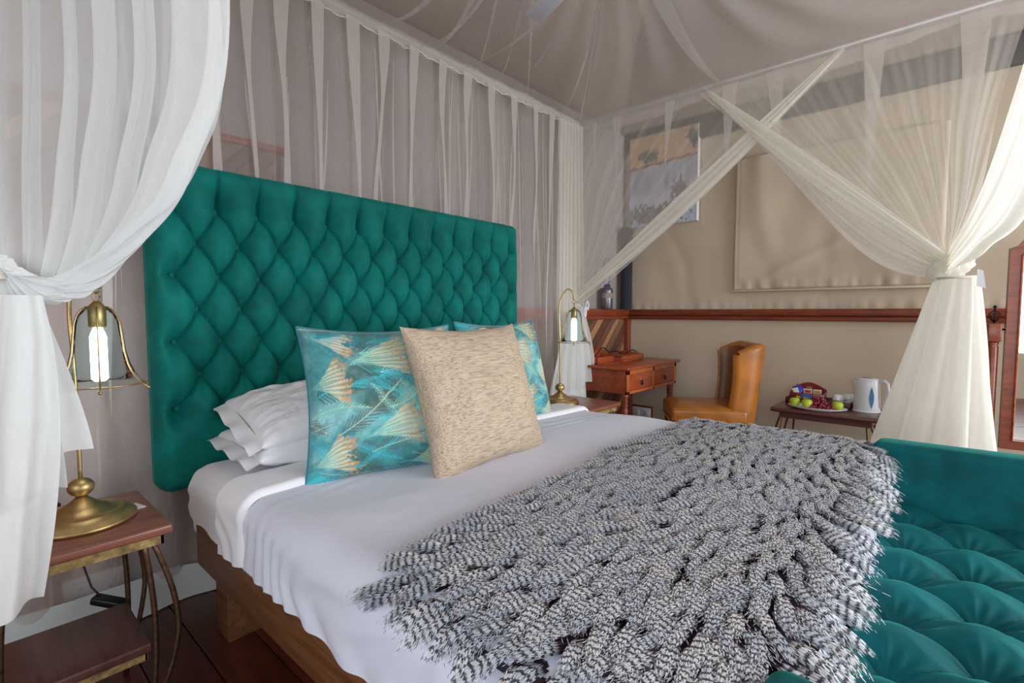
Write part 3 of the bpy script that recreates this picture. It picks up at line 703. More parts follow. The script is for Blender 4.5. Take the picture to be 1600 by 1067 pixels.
def make_fur():
    R = np.random.RandomState(5)
    clumps = []
    ny_, nx_ = 29, 40
    for j in range(ny_):
        for i in range(nx_):
            p = (i+.5*(j % 2)+R.uniform(-.22, .22)+.3)/nx_; q = (j+.5+R.uniform(-.25, .25))/ny_
            clumps.append((min(max(p, 0), .995), min(max(q, .005), .995)))
    K = len(clumps); C = np.array(clumps); HN = 104; SEG = 4
    base = throw_surface(C[:, 0], C[:, 1])
    # lie direction: towards -x, turning to +y/-y by the margins and with slow swirls
    ang = PI+.5*snoise(C[:, 0]*4, C[:, 1]*3, 21, 2)+R.uniform(-.30, .30, K)
    ang = ang+ .75*smooth01((.22-C[:, 1])/.22)*1.0 - .35*smooth01((C[:, 1]-.8)/.2)
    right = smooth01((C[:, 0]-.93)/.07); ang = ang*(1-right)+right*(R.uniform(-1, 1, K)*1.2)
    # foot margin partly hangs towards -y
    ft = smooth01((.08-C[:, 1])/.08); ang = ang*(1-ft)+ft*(1.5*PI+R.uniform(-.5, .3, K))
    D = np.stack([np.cos(ang), np.sin(ang), np.zeros(K)], -1); Sd = np.stack([-np.sin(ang), np.cos(ang), np.zeros(K)], -1)
    Len = R.uniform(.072, .10, K); rad = R.uniform(.0092, .0142, K)
    tot = K*HN
    k = np.repeat(np.arange(K), HN)
    th = R.uniform(0, PI, tot); ro = np.sqrt(R.uniform(0.05, 1, tot))
    offs = (np.cos(th)*ro)*rad[k]; offz = (np.sin(th)*ro)*rad[k]
    lj = R.uniform(.82, 1.08, tot); ll = Len[k]*lj
    rootd = R.uniform(-.006, .020, tot)
    curl = R.uniform(-.15, .15, K)
    V = np.zeros((tot, SEG+1, 2, 3)); T = np.linspace(0, 1, SEG+1)
    wdt = R.uniform(.0012, .0022, tot)
    fl_ = R.uniform(-1, 1, tot)
    bend = np.where((C[:, 0] < .03) | (C[:, 1] < .05), .03, 0)[k]
    up = R.uniform(.45, 1.25, tot)
    stray = np.where(R.uniform(0, 1, tot) < .16, R.normal(0, .016, tot), 0)
    rootd = rootd+np.where(R.uniform(0, 1, tot) < .12, R.uniform(-.03, .03, tot), 0)
    for s, t in enumerate(T):
        fwd = -.25*ll+rootd+ll*(t-.06*t*t)
        puff = np.sin(PI*min(1, t*.9+.05))**.6
        pinch = (.35+.95*puff-.25*t)
        flare = (.010*fl_+stray)*t**3
        hgt = .004+offz*pinch*.5+.014*up*np.sin(PI*(t**.8)*.62) - bend*t*t
        c = base[k]+D[k]*fwd[:, None]+Sd[k]*(offs*pinch+flare+curl[k]*ll*t*t)[:, None]
        c[:, 2] += hgt
        wv = wdt*(1-.75*t**2)
        wdir = Sd[k]*np.cos(th+PI/2)[:, None]*0+Sd[k]
        V[:, s, 0] = c-wdir*wv[:, None]; V[:, s, 1] = c+wdir*wv[:, None]
    # hair never dives below the cloth
    V = V.reshape(-1, 3)-np.array((1.6, .6, .66))
    st = (SEG+1)*2; b0 = (np.arange(tot)*st)[:, None]
    F = np.concatenate([np.stack([b0[:, 0]+2*s, b0[:, 0]+2*s+1, b0[:, 0]+2*s+3, b0[:, 0]+2*s+2], 1)[:, None] for s in range(SEG)], 1).reshape(-1, 4)
    me = bpy.data.meshes.new('fur_pile')
    me.vertices.add(len(V)); me.vertices.foreach_set('co', V.ravel())
    me.loops.add(F.size); me.loops.foreach_set('vertex_index', F.ravel().astype(np.int32))
    me.polygons.add(len(F)); me.polygons.foreach_set('loop_start', np.arange(0, F.size, 4, dtype=np.int32))
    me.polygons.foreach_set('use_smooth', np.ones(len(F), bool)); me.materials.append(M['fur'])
    me.update(calc_edges=True)
    uvl = me.uv_layers.new(name='UVMap')
    cr = R.uniform(0, 1, K)[k]; cr = np.clip(cr+R.uniform(-.12, .12, tot), 0, 1)
    ph = R.uniform(0, .06, K)[k]+R.uniform(-.007, .007, tot)
    vv = (rootd[:, None]+T[None, :]*ll[:, None])/Len[k][:, None]+ph[:, None]
    uvv = np.stack([np.repeat(np.repeat(cr[:, None], SEG+1, 1)[..., None], 2, 2), np.repeat(vv[..., None], 2, 2)], -1).reshape(-1, 2)
    uvl.data.foreach_set('uv', uvv[F.ravel()].ravel().astype(np.float32))
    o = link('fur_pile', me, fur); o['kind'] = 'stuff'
make_fur()

# ------------------------------------------------------------------ buttoned bench at the foot of the bed
BZS = .47
ben = thing('bench', 'petrol green velvet buttoned bench with raised arms at the foot of the bed', 'bench', (.78, .035, 0), math.radians(1.5))
# local: x 0..1.6 along, y 0 .. -.62
L0, L1, W0, W1 = 0.0, 1.575, .122, -.58
nu, nv = 300, 150
X_, Y_ = np.meshgrid(np.linspace(L0, L1, nu), np.linspace(W0, W1, nv), indexing='ij')
bxx, ryy = .236, .155
# first button row at local y .035 ; columns from far end
xp = (X_-(L1-.135))/bxx; yp = (Y_-(.035))/ryy
a_ = xp+yp/2; b2 = xp-yp/2
H = tuft(a_, b2, .046, .040, .6)
na = np.round(a_); nb = np.round(b2); dx = (a_+b2-na-nb)/2*bxx; dy = (a_-b2-na+nb)*ryy
r_ = np.sqrt(dx*dx+dy*dy)+1e-6; th = np.arctan2(dy, dx)
H += .004*np.sin(th*11+2*np.sin(th))*np.exp(-((r_-.045)/.028)**2)
H += .0035*np.sin(th*6+1)*np.exp(-((r_-.075)/.03)**2)
edd = np.minimum(np.minimum(X_-L0, L1-X_)*1.5, np.minimum(W0-Y_, Y_-W1)); er = np.clip(edd/.05, 0, 1)
H = H*(.3+.7*np.sqrt(1-(1-er)**2))
grid_obj('seat', np.stack([X_, Y_, BZS-.070+H], -1), M['velvet_bench'], ben)
MB().box((L0, W1, .16), (L1, W0, BZS-.074), .02, 3).build('seat_box', M['velvet_bench'], ben)
def bench_arm(x0, x1):
    # upholstered slab with rounded edges
    MB().box((x0, W1-.03, .14), (x1, W0+.02, .70), .03, 5, Matrix.Translation((x0, W0, 0)) @ Matrix.Rotation(-.13, 4, 'Z') @ Matrix.Rotation(-.035, 4, 'X') @ Matrix.Translation((-x0, -W0, 0))).build('arm', M['velvet_bench'], ben)
bench_arm(L1, L1+.13); bench_arm(L0-.13, L0)
for x in (L0-.06, L1+.06):
    for y in (W0-.06, W1+.06): MB().lathe([(.018, 0), (.026, .13), (.028, .145)], 14, (x, y, 0)).build('leg', M['redwood'], ben)
bm_ = None
for i in range(-8, 2):
    for j in range(-4, 1):
        x = L1-.135+bxx*(i+(.5 if j % 2 else 0)); y = .035+ryy*j
        if x < L0+.03 or x > L1-.02 or y < W1+.04: continue
        if bm_ is None:
            o = MB().lathe([(.013, 0), (.012, .005), (.008, .009), (.001, .010)], 14).build('button', M['velvet_bench'], ben); bm_ = o.data
        else: o = link('button', bm_, ben)
        o.location = (x, y, BZS-.068)

# ------------------------------------------------------------------ nightstands
def nightstand(loc, label):
    T = thing('nightstand', label, 'nightstand', loc, 0, 'wood topped iron nightstands')
    w2, d2 = .20, .205
    MB().box((-w2, -d2, .572), (w2, d2, .600), .008, 3).build('table_top', M['table'], T)
    mb = MB()
    mb.box((-w2+.02, -d2+.015, .545), (w2-.02, -d2+.022, .572)).box((-w2+.02, d2-.022, .545), (w2-.02, d2-.015, .572))
    mb.box((-w2+.02, -d2+.015, .545), (-w2+.027, d2-.015, .572)).box((w2-.027, -d2+.015, .545), (w2-.02, d2-.015, .572))
    mb.build('apron', M['brasspaint'], T)
    MB().box((-.26, -.175, .235), (.145, .13, .262), .006, 3).build('shelf', M['table_dark'], T)
    MB().box((-.25, -.165, .212), (.135, -.16, .235)).box((.13, -.165, .212), (.136, .12, .235)).box((-.25, .115, .212), (.135, .12, .235)).build('shelf_band', M['brasspaint'], T)
    for sx in (-1, 1):
        for sy in (-1, 1):
            for k, bow in enumerate((.055, .032)):
                pts = []
                for i in range(15):
                    t = i/14; z = .56*(1-t)
                    o_ = bow*math.sin(PI*min(1, t*1.15))*(1 if t < .87 else 1)-.018*math.sin(PI*t)*k
                    xx = sx*(w2-.045+o_*.75-.03*max(0, t-.75)*2); yy = sy*(d2-.04+o_*.5)
                    xx += sx*.012*(1-k)*(1-2*abs(t-.5)) - sx*.018*k*(1-t)
                    pts.append((xx, yy, z))
                mb = MB().tube(pts, .0075, 8); mb.build('leg', M['iron'], T)
    return T
nightstand((.195, 1.85, 0), 'iron legged nightstand with wooden top at the near side of the bed')
nightstand((2.755, 1.87, 0), 'wooden nightstand top showing between the far side of the bed and the desk')

# ------------------------------------------------------------------ lamps
def lamp(loc, label, yaw):
    T = thing('table_lamp', label, 'lamp', loc, yaw, 'brass bedside lamps')
    B = M['brass']
    MB().lathe([(.120, 0), (.127, .005), (.125, .012), (.116, .017), (.115, .022), (.106, .026), (.103, .031), (.092, .034), (.066, .036), (.062, .042), (.048, .048), (.030, .060), (.018, .070), (.013, .076)], 48).build('base', B, T)
    MB().sphere((0, 0, .102), .031, 24, 14, sz=.85).build('ball', B, T)
    pts = [(0, 0, .125), (0, 0, .4), (0, 0, .56)]
    for i in range(1, 14):
        a = PI*i/13*.93; pts.append((.05-.05*math.cos(a)*1.0, 0, .60+.14*math.sin(a)*(1.0)+.0))
    pts[-1] = (.098, 0, .655)
    pts = [(0, 0, .12), (0, 0, .35), (-.006, 0, .50), (-.010, 0, .58), (-.006, 0, .645), (.010, 0, .70), (.033, 0, .735), (.055, 0, .745), (.078, 0, .728), (.088, 0, .695), (.090, 0, .675)]
    # smooth it
    P = [Vector(p) for p in pts]; sm = []
    for i in range(len(P)-1):
        p0, p1, p2, p3 = P[max(i-1, 0)], P[i], P[i+1], P[min(i+2, len(P)-1)]
        for k in range(5):
            t = k/5; sm.append(.5*((2*p1)+(-p0+p2)*t+(2*p0-5*p1+4*p2-p3)*t*t+(-p0+3*p1-3*p2+p3)*t**3))
    sm.append(P[-1]); MB().tube(sm, .0052, 10).build('gooseneck', B, T)
    rp = [(.09+.013*math.cos(a), .0, .662+.013*math.sin(a)) for a in np.linspace(0, 2*PI, 17)]
    rp2 = [(.09, .010*math.cos(a), .640+.014*math.sin(a)) for a in np.linspace(0, 2*PI, 17)]
    MB().tube(rp, .0018, 6).tube(rp2, .0018, 6).build('hook', B, T)
    cx = .09
    MB().lathe([(.006, .628), (.012, .622), (.020, .612), (.020, .560), (.017, .556)], 20, (cx, 0, 0)).build('socket_cup', B, T)
    MB().lathe([(.010, .556), (.014, .545), (.019, .53), (.019, .415), (.012, .408), (.001, .407)], 16, (cx, 0, 0)).build('bulb', M['bulb'], T)
    prof = [(.020, .613), (.034, .604), (.045, .588), (.052, .565), (.056, .53), (.060, .49), (.068, .455), (.080, .425), (.097, .402), (.104, .398)]
    sh = MB().lathe(prof, 48, (cx, 0, 0), cap=False).build('lamp_shade', M['glass'], T)
    rim = [(cx+.105*math.cos(a), .105*math.sin(a), .400) for a in np.linspace(0, 2*PI, 49)]
    MB().tube(rim, .0022, 6, cap=False).build('rim_ring', B, T)
    for k in range(6):
        a = 2*PI*k/6+.4; c_, s_ = math.cos(a), math.sin(a)
        pp = [(cx+(r+.004)*c_, (r+.004)*s_, z) for r, z in prof]+[(cx+.118*c_, .118*s_, .391)]
        MB().tube(pp, .0022, 6).sphere((cx+.120*c_, .120*s_, .389), .005, 8, 6).build('wire_rib', B, T)
    return T
lamp((.225, 1.845, .601), 'brass lamp with glass bell shade on the near nightstand', math.radians(-62))
lamp((2.655, 1.95, .601), 'brass lamp with glass bell shade on the far nightstand', math.radians(-48))
# cord and switch under the near nightstand
cs = thing('lamp_cord', 'dark lamp cord with black inline switch under the near nightstand', 'cord', (.26, 2.12, .245))
MB().tube([(-.02, .02, .33), (-.012, .02, .18), (.0, .03, .10), (.012, .0, .04), (.03, -.02, .012)], .0032, 8).build('cable', M['cord'], cs)
MB().box((-.02, -.05, -.013), (.02, .05, .013), .008, 3, Matrix.Translation((.05, -.04, -.01)) @ Matrix.Rotation(.9, 4, 'Z') @ Matrix.Rotation(.3, 4, 'X')).build('inline_switch', M['black'], cs)
rc = MB().box((-.05, -.02, 0), (.05, .02, .022), .004).build('remote_control', M['black']); rc.location = (.145, 2.015, .6005); rc.rotation_euler = (0, 0, .3)
tag(rc, 'small black remote lying on the near nightstand behind the lamp', 'remote')
nt_ = MB().box((-.045, -.03, 0), (.045, .03, .0012)).build('paper_note', M['paper']); nt_.location = (.325, 1.865, .6008); nt_.rotation_euler = (0, 0, .25)
tag(nt_, 'white paper slip under the edge of the near lamp base', 'paper')

# ------------------------------------------------------------------ writing desk
D = thing('writing_desk', 'reddish wooden writing desk with two drawers against the planked wall', 'desk', (3.98, 2.18, 0))
MB().box((-.485, -.27, .738), (.485, .27, .76), .006, 2).build('desk_top', M['desk'], D)
MB().box((-.45, -.235, .545), (-.425, .24, .738), .003).build('side_panel', M['redwood_x'], D)
MB().box((.425, -.235, .545), (.45, .24, .738), .003).build('side_panel', M['redwood_x'], D)
MB().box((-.425, .22, .545), (.425, .24, .738), .003).build('back_panel', M['redwood_x'], D)
MB().box((-.45, -.245, .70), (.45, -.225, .738), .002).box((-.45, -.245, .545), (.45, -.225, .568), .002).box((-.45, -.245, .545), (-.415, -.225, .738), .002).box((.415, -.245, .545), (.45, -.225, .738), .002).box((-.012, -.245, .545), (.012, -.225, .738), .002).build('front_frame', m_wood('light_desk_wood', (170, 84, 44), (214, 124, 70), axis='Z'), D)
for x0, x1 in ((-.413, -.014), (.014, .413)):
    dr = MB().box((x0, -.241, .570), (x1, -.2, .698), .004).build('drawer', M['desk'], D)
    cxm = (x0+x1)/2
    MB().lathe([(.012, 0), (.011, .003), (.006, .005)], 14).build('knob_plate', M['nail'], dr)
    kp = dr.children[-1]; kp.location = (cxm, -.241, .645); kp.rotation_euler = (PI/2, 0, 0)
    MB().tube([(cxm-.011, -.246, .645), (cxm-.014, -.252, .622), (cxm-.008, -.254, .606), (cxm+.008, -.254, .606), (cxm+.014, -.252, .622), (cxm+.011, -.246, .645)], .003, 6).sphere((cxm, -.253, .612), .010, 10, 8, sz=1.4, sy=.5).build('drop_pull', M['blackiron'], dr)
leg = [(.016, 0), (.02, .03), (.022, .06), (.024, .1), (.019, .12), (.022, .2), (.027, .36), (.027, .42), (.021, .435), (.029, .45), (.021, .465), (.029, .48), (.024, .50), (.030, .52), (.030, .55)]
for x in (-.415, .415):
    for y in (-.205, .205): MB().lathe(leg, 18, (x, y, 0)).build('leg', M['redwood'], D)
# desk organiser
G = thing('desk_organiser', 'reddish wooden letter tray with scalloped back and iron rail on the desk', 'tray', (3.93, 2.22, .761))
G.rotation_euler = (0, 0, 0)
hp = [(-.36, 0), (-.36, .05)]+[(-.36+.5*t, .05+.075*math.exp(-((t-.5)/.2)**2)) for t in np.linspace(0, 1, 25)]+[(.14, .05), (.30, .07), (.30, 0)]
hp = [hp[0]]+[p for i, p in enumerate(hp[1:])]
MB().prism(hp, .16, .175, 'Y').build('back_board', M['desk'], G)
MB().box((-.36, -.05, 0), (.30, .16, .008)).build('tray_base', M['desk'], G)
for x0, x1, y in ((-.36, -.10, .03), (-.09, .30, -.05)):
    MB().box((x0, y-.008, 0), (x1, y, .055), .002).build('tray_front', M['desk'], G)
for x, y0 in ((-.36, .03), (-.10, .02), (-.085, -.05), (.292, -.05)):
    MB().prism([(y0-.008, 0), (.17, 0), (.17, .075), (y0-.008, .055)], x, x+.008, 'X').build('divider', M['desk'], G)
MB().box((-.07, -.04, .012), (.28, .14, .030), .002).build('stationery', M['paper'], G)
MB().box((-.085, -.05, .045), (.30, .16, .052)).build('upper_shelf', M['desk'], G)
rail = [(-.42+.8*t, .12-.16*max(0, t-.6), .06+.05*math.exp(-((t-.42)/.13)**2)+.015*math.sin(t*22)+.005) for t in np.linspace(0, 1, 40)]
rail = [(-.44, .1, .0)]+rail+[(.36, .04, .02)]
MB().tube(rail, .0045, 7).build('iron_rail', M['blackiron'], G)

# ------------------------------------------------------------------ leather chair
Ch = thing('leather_chair', 'cognac leather wing back chair with buttoned back at the desk', 'chair', (3.97, 1.47, 0), math.radians(32))
# faces +y ; seat
def rbox(name, lo, hi, bev, mat, parent, crown=0.0):
    mb = MB().box(lo, hi, bev, 4); return mb.build(name, mat, parent)
xs = np.linspace(-1, 1, 40); X_, Y_ = np.meshgrid(xs, xs, indexing='ij')
top = .035*((1-X_**4)*(1-Y_**4))**.5
rbox('seat', (-.26, -.24, .36), (.26, .31, .475), .03, M['leather'], Ch)
grid_obj('seat_cushion', np.stack([X_*.255, .035+Y_*.27, .462+top], -1), M['leather'], Ch)
# wrap-round back: profile in x,y swept by height
Hs = np.linspace(0, 1, 26); As = np.linspace(-1, 1, 46)
def back_surf(outer):
    P = np.zeros((len(As), len(Hs), 3))
    for i, a in enumerate(As):
        for j, h in enumerate(Hs):
            z = .30+(.925-.30)*h
            wd = .24+.035*h if outer else .195+.035*h
            # superellipse: centre back at y=-.33, wings come forward
            fwd = .17-.05*math.sin(PI*h)*.6
            e = abs(a)
            if outer: x = math.copysign(wd*min(1, (1-(1-e)**2.6)), a); y = -.30-.06*h+(fwd+.03)*max(0, (e-.35)/.65)**1.4
            else: x = math.copysign(wd*min(1, (1-(1-e)**2.2)), a); y = -.21-.06*h+(fwd-.03)*max(0, (e-.35)/.65)**1.4-.0*h
            P[i, j] = (x, y, z)
            if not outer:
                for bxn, bzn in ((-.09, .80), (.09, .80), (0, .66)):
                    P[i, j, 1] -= .022*math.exp(-((x-bxn)**2+(z-bzn)**2)/.0016)
    return P
Po, Pi = back_surf(True), back_surf(False)
# rounded top
for P, s in ((Po, 1), (Pi, 1)):
    for i, a in enumerate(As): P[i, :, 2] -= .07*np.clip(abs(a)-.55, 0, 1)**1.5*Hs**6*2
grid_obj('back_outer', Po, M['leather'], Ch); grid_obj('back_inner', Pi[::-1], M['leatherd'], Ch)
# rolled edge that joins the two skins: wings and top
def roll_edge(name, A_, B_):
    P = np.zeros((len(A_), 9, 3))
    for i in range(len(A_)):
        a, b3 = Vector(A_[i]), Vector(B_[i]); c = (a+b3)/2; r = (a-b3)/2
        for k in range(9):
            t = PI*k/8; up = Vector(rolldir[name])*r.length*.8
            P[i, k] = c+r*math.cos(t)+up*math.sin(t)
    grid_obj('wing_edge' if name != 'top' else 'top_roll', P, M['leather'], Ch)
rolldir = {'l': (0, 1, 0), 'r': (0, 1, 0), 'top': (0, 0, 1)}
roll_edge('l', Po[0], Pi[0]); roll_edge('r', Po[-1], Pi[-1]); roll_edge('top', Po[:, -1], Pi[:, -1])
for bxn, bzn in ((-.09, .80), (.09, .80), (0, .66)):
    o = MB().sphere((0, 0, 0), .011, 10, 8, sz=.6).build('back_button', M['leatherd'], Ch); o.location = (bxn, -.245-.03*bzn, bzn); o.rotation_euler = (PI/2, 0, 0)
mb = MB()
for i in range(26):
    mb.sphere((-.25+.5*i/25, .312, .368), .0065, 8, 6)
    mb.sphere((-.262, -.22+.52*i/25, .368), .0065, 8, 6); mb.sphere((.262, -.22+.52*i/25, .368), .0065, 8, 6)
o = mb.build('nail_trim', M['nail'], Ch); o['kind'] = 'stuff'
for x in (-.22, .22):
    MB().tube([(x, .27, .365), (x, .275, 0)], [.026, .017], 8).build('leg', M['redwood'], Ch)
    MB().tube([(x, -.25, .365), (x*1.05, -.33, 0)], [.024, .017], 8).build('leg', M['redwood'], Ch)

# ------------------------------------------------------------------ tea table
TT = thing('tea_table', 'small dark wooden table with bent iron legs carrying the kettle and fruit', 'table', (4.22, .69, 0))
MB().box((-.22, -.335, .468), (.22, .335, .50), .014, 3).build('table_top', M['table_dark'], TT)
MB().box((-.17, -.28, .425), (.17, -.268, .468)).box((-.17, .268, .425), (.17, .28, .468)).box((-.18, -.28, .425), (-.168, .28, .468)).box((.168, -.28, .425), (.18, .28, .468)).build('apron', M['table_dark'], TT)
for sx in (-1, 1):
    for sy in (-1, 1):
        for k in (0, 1):
            pts = [(sx*(.165+(.05 if k else -.01)*math.sin(PI*t)), sy*(.27+(.02 if k else .05)*math.sin(PI*t)-.02*k), .45*(1-t)) for t in np.linspace(0, 1, 14)]
            MB().tube(pts, .0075, 8).build('leg', M['iron'], TT)
# kettle
K = thing('electric_kettle', 'white plastic electric kettle with blue water gauge on the tea table', 'kettle', (4.27, .47, .501), math.radians(-12))
body = MB(); n = 40
ringz = [(.078, 0), (.082, .006), (.081, .03), (.078, .1), (.075, .17), (.073, .215), (.070, .222)]
vs = []
for r, z in ringz:
    for k in range(n):
        a = 2*PI*k/n
        sp_ = .030*max(0, math.cos(a-PI/2))**10*smooth01(np.array((z-.12)/.1)).item()  # spout towards +y
        vs.append(((r+sp_)*math.cos(a)*.92, (r+sp_)*math.sin(a)*1.0, z))
fs = [(i*n+k, i*n+(k+1) % n, (i+1)*n+(k+1) % n, (i+1)*n+k) for i in range(len(ringz)-1) for k in range(n)]+[tuple(reversed(range(n)))]
body.add(vs, fs, True); body.build('body', M['plastic'], K)
MB().lathe([(.069, .221), (.066, .229), (.045, .234), (.001, .235)], 36).build('lid', M['plastic'], K)
MB().box((-.016, -.03, .233), (.016, .03, .241), .005).build('lid_catch', m_plain('grey_catch', (170, 172, 178), rough=.4), K)
hpts = [(0, -.072, .215), (0, -.10, .222), (0, -.118, .205), (0, -.125, .15), (0, -.118, .09), (0, -.095, .045), (0, -.076, .035)]
MB().tube(hpts, [.012, .013, .013, .013, .012, .011, .01], 10).build('handle', M['plastic'], K)
# gauge: almond strip on the side that faces -x
gv = []; ng = 16
for i in range(ng+1):
    t = i/ng; z = .03+.15*t; hw_ = .014*math.sin(PI*t)+.0005
    for s in (-1, 1):
        a = PI+math.radians(38)+s*hw_/.077
        r = np.interp(z, [q[1] for q in ringz], [q[0] for q in ringz])+.0012
        gv.append((r*math.cos(a)*.925, r*math.sin(a), z))
MB().add(gv, [(2*i, 2*i+1, 2*i+3, 2*i+2) for i in range(ng)], True).build('water_gauge', M['gauge'], K)
MB().lathe([(.084, -.0005), (.086, .004), (.084, .010), (.08, .011)], 36).build('power_base', M['plastic'], K)
kc = MB().tube([(4.30, .365, .506), (4.33, .33, .50), (4.36, .27, .42), (4.40, .17, .27), (4.46, .05, .12), (4.52, -.05, .03)], .0035, 8).build('kettle_cord', M['plastic'])
tag(kc, 'white power cord running down from the kettle', 'cord')
# plate
PL = (4.09, .74, .5005)
pl = MB().lathe([(.08, 0), (.10, .003), (.15, .022), (.152, .026), (.146, .025), (.10, .009), (.001, .006)], 48, (0, 0, 0), True, .72, 1.22).build('fruit_plate', M['china'])
pl.location = PL; tag(pl, 'white oval plate holding apples and grapes on the tea table', 'plate')
def apple(dx, dy, label, r=.036):
    T = thing('apple', label, 'fruit', (PL[0]+dx, PL[1]+dy, PL[2]+.0105), random.random()*3, 'green apples on the plate')
    prof = []
    for i in range(15):
        t = PI*i/14; rr_ = r*math.sin(t)*(1+.06*math.cos(t)*-1); z = r-r*.92*math.cos(t)
        if i > 11: z -= .006*(i-11)/3
        prof.append((max(rr_, .0004), z))
    MB().lathe(prof, 22).build('skin', M['apple'], T); MB().tube([(0, 0, r*1.75), (.002, 0, r*2.1)], .0014, 6).build('stem', M['stalk'], T)
apple(-.02, .135, 'green apple at the end of the plate nearest the leather chair')
apple(-.035, .055, 'green apple in the middle of the plate beside the grapes')
apple(0, -.125, 'green apple at the kettle end of the plate')
gr = thing('grape_bunch', 'bunch of red grapes heaped on the fruit plate', 'fruit', (PL[0]+.0, PL[1]-.03, PL[2]+.012))
gme = None; R = random.Random(2); placed = []
for i in range(4000):
    if len(placed) >= 95: break
    y = R.uniform(-.085, .09); x = R.uniform(-.05, .045); hz = .014+.07*math.exp(-((y-.02)/.05)**2)*math.exp(-(x/.035)**2)
    z = R.uniform(.0, 1)*hz+.009
    if all((x-a)**2+(y-b_)**2+(z-c)**2 > .0155**2 for a, b_, c in placed):
        placed.append((x, y, z))
        if gme is None: o = MB().sphere((0, 0, 0), .0098, 12, 8).build('grape', M['grape'], gr); gme = o.data
        else: o = link('grape', gme, gr)
        o.location = (x, y, z)
MB().tube([(0, .05, .05), (0, 0, .045), (0, -.06, .02)], .0016, 6).build('stalk', M['stalk'], gr)
# tray + caddy
TR = thing('serving_tray', 'low dark red wooden tray at the back of the tea table', 'tray', (4.325, .74, .5005))
MB().box((-.09, -.19, 0), (.09, .235, .008)).build('tray_base', M['caddyd'], TR)
for lo, hi in (((-.09, -.19, 0), (-.08, .235, .05)), ((.08, -.19, 0), (.09, .235, .05)), ((-.09, -.19, 0), (.09, -.18, .05)), ((-.09, .225, 0), (.09, .235, .05))):
    MB().box(lo, hi, .002).build('tray_side', M['caddyd'], TR)
CA = thing('tea_caddy', 'red tea caddy box with arched back and picture labels, in the tray', 'caddy', (4.335, .845, .509))
arch = [(-.115, 0), (-.115, .105)]+[(-.115+.23*t, .105+.045*math.sin(PI*t)**1.3) for t in np.linspace(0, 1, 19)]+[(.115, .105), (.115, 0)]
MB().prism([(-a, z) for a, z in arch], .035, .045, 'X').build('arched_back', M['caddy'], CA)
MB().box((-.05, -.115, 0), (-.042, .115, .075), .002).build('front_panel', M['caddy'], CA)
for y in (-.115, .107): MB().box((-.045, y, 0), (.04, y+.008, .085), .002).build('side_panel', M['caddy'], CA)
MB().box((-.04, -.107, 0), (.04, .107, .008)).build('bottom_panel', M['caddy'], CA)
for y, c in ((.0, 'redink'), (-.062, 'orangeink')):
    t_ = MB().box((-.012, y-.028, .045), (-.002, y+.028, .105), .001).build('picture_label', M['cream'], CA)
    MB().box((-.0128, y-.02, .075), (-.0118, y+.02, .095)).build('label_print', M[c], t_)
MB().box((.0335, -.02, .085), (.0352, .02, .118)).build('name_plate', M['brasspaint'], CA)
def packet(loc, rot, mat, label, band=None, s=(.004, .03, .05)):
    o = thing('drink_sachet', label, 'sachet', loc, 0, 'drink sachets in the caddy'); o.rotation_euler = rot
    n = 8; U, V = np.meshgrid(np.linspace(-1, 1, n), np.linspace(-1, 1, n), indexing='ij')
    for sg in (1, -1): grid_obj('wrapper', np.stack([sg*s[0]*((1-U**2)*(1-V**2))**.5, U*s[1], (V+1)*s[2]], -1)[::sg], mat, o)
    if band: MB().box((-s[0]-.0012, -s[1]*.6, s[2]*.6), (-s[0]-.0006, s[1]*.6, s[2]*1.4)).build('printed_band', band, o)
packet((4.31, .94, .545), (.5, .2, 0), M['bluefoil'], 'shiny blue sachet sticking up at the chair end of the caddy')
packet((4.275, .90, .520), (.2, -.2, .1), m_plain('brown_packet', (120, 60, 30), rough=.4), 'brown and yellow sachet leaning at the front of the caddy', M['yellow'], (.004, .028, .032))
packet((4.27, .845, .516), (.1, -.25, .0), M['skyblue'], 'sky blue and yellow sachet leaning on the caddy front', M['yellow'], (.004, .034, .033))
packet((4.32, .905, .53), (-.3, -.1, .2), M['paper'], 'white sugar sachet behind the blue ones in the caddy', None, (.003, .02, .045))
def mug(loc, label, yaw):
    T = thing('mug', label, 'mug', loc, yaw, 'white mugs on the tray')
    MB().lathe([(.038, 0), (.039, .004), (.034, .08), (.030, .088), (.001, .089)], 28).build('body', M['china'], T)
    MB().tube([(0, -.036, .018), (0, -.058, .025), (0, -.062, .045), (0, -.054, .062), (0, -.034, .068)], .0055, 8).build('handle', M['china'], T)
mug((4.30, .645, .509), 'white mug standing upside down in front on the tray', .5)
mug((4.365, .59, .509), 'white mug upside down behind the other mug on the tray', -.2)
sp = MB().tube([(4.25, .60, .553), (4.25, .66, .556), (4.26, .70, .552)], [.008, .003, .003], 8).tube([(4.24, .565, .575), (4.25, .62, .553)], .003, 6).build('teaspoon', M['steel']); tag(sp, 'metal teaspoon resting on the tray rim by the mugs', 'spoon')

# ------------------------------------------------------------------ cheval mirror
MR = thing('cheval_mirror', 'tall arched cheval mirror in a red brown wooden frame behind the bench', 'mirror', (3.98, -.44, 0), math.radians(8))
